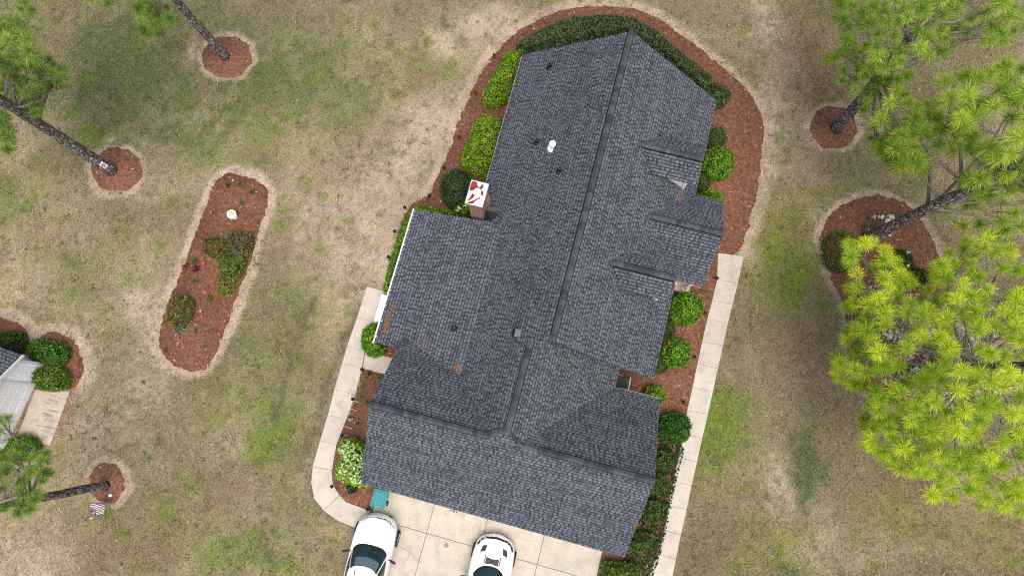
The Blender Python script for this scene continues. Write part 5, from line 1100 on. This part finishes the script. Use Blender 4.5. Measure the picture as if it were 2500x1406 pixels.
# bin
p = at(931, 1214, .5); o = empty('wheeled_bin', (p.x, p.y, .046), HYAW + R(2)); tag(o, 'teal wheeled rubbish bin by the lower left corner of the garage', 'bin')
q = MB(); vs = [(x * a, y * b_, z) for z, a, b_ in ((0.05, .23, .25), (.95, .30, .33)) for x, y in ((-1, -1), (1, -1), (1, 1), (-1, 1))]; q.add(vs, [(3, 2, 1, 0), (4, 5, 6, 7), (0, 1, 5, 4), (1, 2, 6, 5), (2, 3, 7, 6), (3, 0, 4, 7)]); q.build('body', M['teal'], o, bevel=.03)
q = MB(); q.box(-.335, .335, -.30, .36, .95, .99); q.box(-.25, .25, -.24, .28, .99, 1.02); q.box(-.335, .335, .36, .40, .93, .985); q.box(-.335, -.2, -.38, -.30, .955, .985); q.box(.2, .335, -.38, -.30, .955, .985); q.build('lid', M['teal'], o, bevel=.012)
q = MB(); q.tube([(-.28, -.40, .965), (.28, -.40, .965)], .018, 8); q.build('handle', M['teal'], o)
for s_ in (-1, 1): q = MB(); q.tube([(s_ * .25, -.25, .11), (s_ * .31, -.25, .11)], .11, 16); q.build('wheel', M['black'], o)
# air conditioner
c_ = hw_(3.55, 13.78); o = empty('air_conditioner', (c_[0], c_[1], .03), HYAW); tag(o, 'dark air conditioner with pale pipes in the notch beside the garage roof', 'air conditioner')
q = MB(); q.box(-.42, .42, -.38, .38, 0, .72); q.build('casing', M['dark'], o, bevel=.02)
q = MB(); q.lathe([(.32, .722), (.34, .73), (.33, .745), (.30, .74)], n=24)
for k in range(9): q.box(-.32, .32, -.30 + k * .075 - .006, -.30 + k * .075 + .006, .735, .745)
q.build('fan_grille', M['black'], o)
q = MB(); q.tube([(-.5, .50, .3), (.12, .44, .5)], .018, 8); q.tube([(.46, .46, .55), (.5, -.2, .5), (.47, -.6, .2)], .025, 8); q.build('pipe', M['white'], o)
# pine straw on the roof
def straw(name, label, u, w_, ru, rw_, n, zf, slope):
    g2 = np.random.default_rng(int(abs(u * 100 + w_))); U_ = g2.normal(0, ru, n); W_ = g2.normal(0, rw_, n); V = []
    for a, b2 in zip(U_, W_):
        an = g2.uniform(0, 6.28); l = g2.uniform(.08, .2); d = np.array([math.cos(an), math.sin(an)]); p0 = np.array([u + a, w_ + b2]); p1 = p0 + d * l; s_ = np.array([-d[1], d[0]]) * .008
        tri = []
        for pt in (p0 - s_, p0 + s_, p1): h_ = hw_(*pt); tri.append((h_[0], h_[1], zf(*pt) + .03 + g2.uniform(0, .03)))
        V += tri
    C = np.array((.30, .16, .09)) * g2.uniform(.6, 1.3, n)[:, None]; o = np_mesh(name, np.array(V), 3, C, M['straw']); tag(o, label, 'pine straw', 'clumps of pine straw on the roof', 'stuff')
zw_ = lambda u, w_: 2.716 + WSL * (u + 7.597)
straw('pine_straw', 'brown pine straw at the lower left eave beside the white gutter', -7.25, 13.9, .05, .42, 240, zw_, 0)
straw('pine_straw', 'rusty clump of pine straw high in the left roof valley', -5.35, 14.75, .10, .07, 60, zw_, 0)
straw('pine_straw', 'orange clump of pine straw where the left roof valley bends', -3.55, 15.15, .09, .10, 100, zw_, 0)
straw('pine_straw', 'small brown clump of pine straw in the valley above the porch roof', 4.0, 5.35, .09, .07, 45, lambda u, w_: zm(u), 0)
# flag
def flag():
    pole = at(249, 1228); o = empty('garden_flag', pole); tag(o, 'small striped red and white flag with a dark canton on the lower left lawn', 'flag')
    tl, tr, br, bl = [at(*p) - pole for p in ((222, 1229, 1.0), (254, 1231, .85), (253, 1258, .55), (223, 1256, .7))]
    q = MB(); q.tube([(0, 0, -.02), tuple(tl * 1.02)], .012, 8); q.build('pole', M['black'], o)
    q = MB(); n = 26; ns = 13
    def P(a, b_):
        p = tl.lerp(tr, a).lerp(bl.lerp(br, a), b_); return p + Vector((0, 0, .05 * math.sin(a * 9 + b_ * 5)))+ Vector((.0,.035*math.sin(a*7+b_*2),0))
    vs = [P(a / n, b_ / ns) for b_ in range(ns + 1) for a in range(n + 1)]
    for j in range(ns):
        for i in range(n):
            k = j * (n + 1) + i; canton = i < n * .4 and j >= 6
            col = (.012, .014, .04) if canton else ((.10, .008, .02) if j % 2 == 0 else (.66, .64, .65))
            q.add([vs[k], vs[k + 1], vs[k + n + 2], vs[k + n + 1]], [(0, 1, 2, 3)], col)
    fl = q.build('cloth', M['vcolp'], o, smooth=False)
    q = MB()
    for r_ in range(5):
        for c_ in range(6):
            p = P((.035 + c_ * .06), (7 + r_ * 1.25) / 13) + Vector((0, 0, .006)); q.add([p + Vector((math.cos(t * 1.2566), math.sin(t * 1.2566), 0)) * .011 for t in range(5)], [(0, 1, 2, 3, 4)], (.85, .85, .85))
    q.build('star', M['vcolp'], fl)
    q = MB(); q.lathe([(.05, 0), (.05, .02), (.03, .05), (.03, .1)], tuple(at(224, 1264) - pole), 10); q.build('base', M['white'], o)
flag()
# paving slab by the neighbour
q = MB(); q.prism(PX([(56, 832), (73, 838), (66, 864), (44, 858)]), 0, .05, (.30, .17, .13)); o = q.build('paving_slab', M['concrete'], None, bevel=.01); tag(o, 'reddish brown paving slab between two shrubs of the white house', 'paving slab')
# ---- cars
suv = dict(L=4.75, W=1.9, st=[(0, .56, .58, .50, .30, .12), (.05, .72, .78, .66, .24, .16), (.2, .85, .93, .84, .2, .22), (.5, .92, 1.0, .93, .2, .16), (1.0, .95, 1.07, .99, .2, .08), (1.5, .955, 1.10, 1.03, .2, 0), (2.4, .955, 1.1, 1.04, .2, 0), (3.6, .955, 1.1, 1.04, .2, 0), (4.4, .92, 1.08, 1.0, .25, 0), (4.7, .84, 1.0, .95, .3, 0), (4.75, .7, .9, .85, .35, 0)],
    gh=dict(bf=1.22, br=4.62, bw=.86, tf=2.12, tr=4.3, tw=.64, zb=1.03, zt=1.66, bow=.2, e=5.5, e2=6), ws=(.125, .375), sw=((-.05, .105), (.395, .55)), mx=.98, my=1.75, mz=1.05, wy=(.92, 3.75), wr=.36, wx=.05, dash=True,
    lines=[('hood_seam', [[(-.66, .50), (-.56, .26), (-.25, .15), (.25, .15), (.56, .26), (.66, .50)]], .014), ('bumper_seam', [[(.50, .19), (.78, .42)], [(-.50, .19), (-.78, .42)]], .02), ('grille_line', [[(-.12, .13), (.3, .135), (.5, .2)]], .022)], patches=[])
SV = car('white_suv', 'white SUV parked with its nose to the bed at the left of the driveway', (931, 1254, .55), R(-12.2), suv)
q = MB(); q.box(-.34, -.31, -.12, .06, 1.70, 1.76); q.build('antenna', M['dark'], SV, bevel=.01)
sport = dict(L=4.78, W=1.92, st=[(0, .60, .48, .40, .2, .16), (.05, .76, .60, .52, .16, .2), (.2, .88, .73, .67, .15, .26), (.6, .94, .86, .80, .15, .2), (1.2, .955, .93, .87, .15, .05), (1.7, .955, .96, .89, .15, 0), (2.6, .94, .96, .9, .15, 0), (3.8, .96, .98, .92, .15, 0), (4.6, .88, .98, .9, .2, 0), (4.78, .75, .9, .8, .3, 0)],
    gh=dict(bf=1.24, br=4.2, bw=.80, tf=2.35, tr=3.3, tw=.54, zb=.90, zt=1.34, bow=.34, e=4.2, e2=4.5), ws=(.115, .385), sw=((-.06, .09), (.41, .56)), mx=1.0, my=1.95, mz=.95, wy=(.9, 3.62), wr=.34, wx=.03, dash=False,
    lines=[('nose_gap', [[(-.80, .56), (-.70, .34), (-.5, .20), (0, .12), (.5, .20), (.70, .34), (.80, .56)]], .075)],
    patches=[('upper_grille', [(-.52, .165), (-.25, .115), (0, .10), (.25, .115), (.52, .165), (.50, .235), (.25, .185), (0, .17), (-.25, .185), (-.50, .235)], 'black'), ('hood_vent', [(.35, .48), (.54, .53), (.63, .82), (.40, .74)], 'dark'), ('hood_vent', [(-.35, .48), (-.54, .53), (-.63, .82), (-.40, .74)], 'dark'), ('hood_grille', [(-.29, .96), (.29, .96), (.29, 1.24), (-.29, 1.24)], 'dark'), ('hood_channel', [(.31, .86), (.36, .86), (.365, 1.24), (.31, 1.24)], 'grey'), ('hood_channel', [(-.31, .86), (-.36, .86), (-.365, 1.24), (-.31, 1.24)], 'grey')])
car('white_sports_car', 'white sports car with dark hood vents in the middle of the driveway', (1216, 1304, .45), R(-12.5), sport)
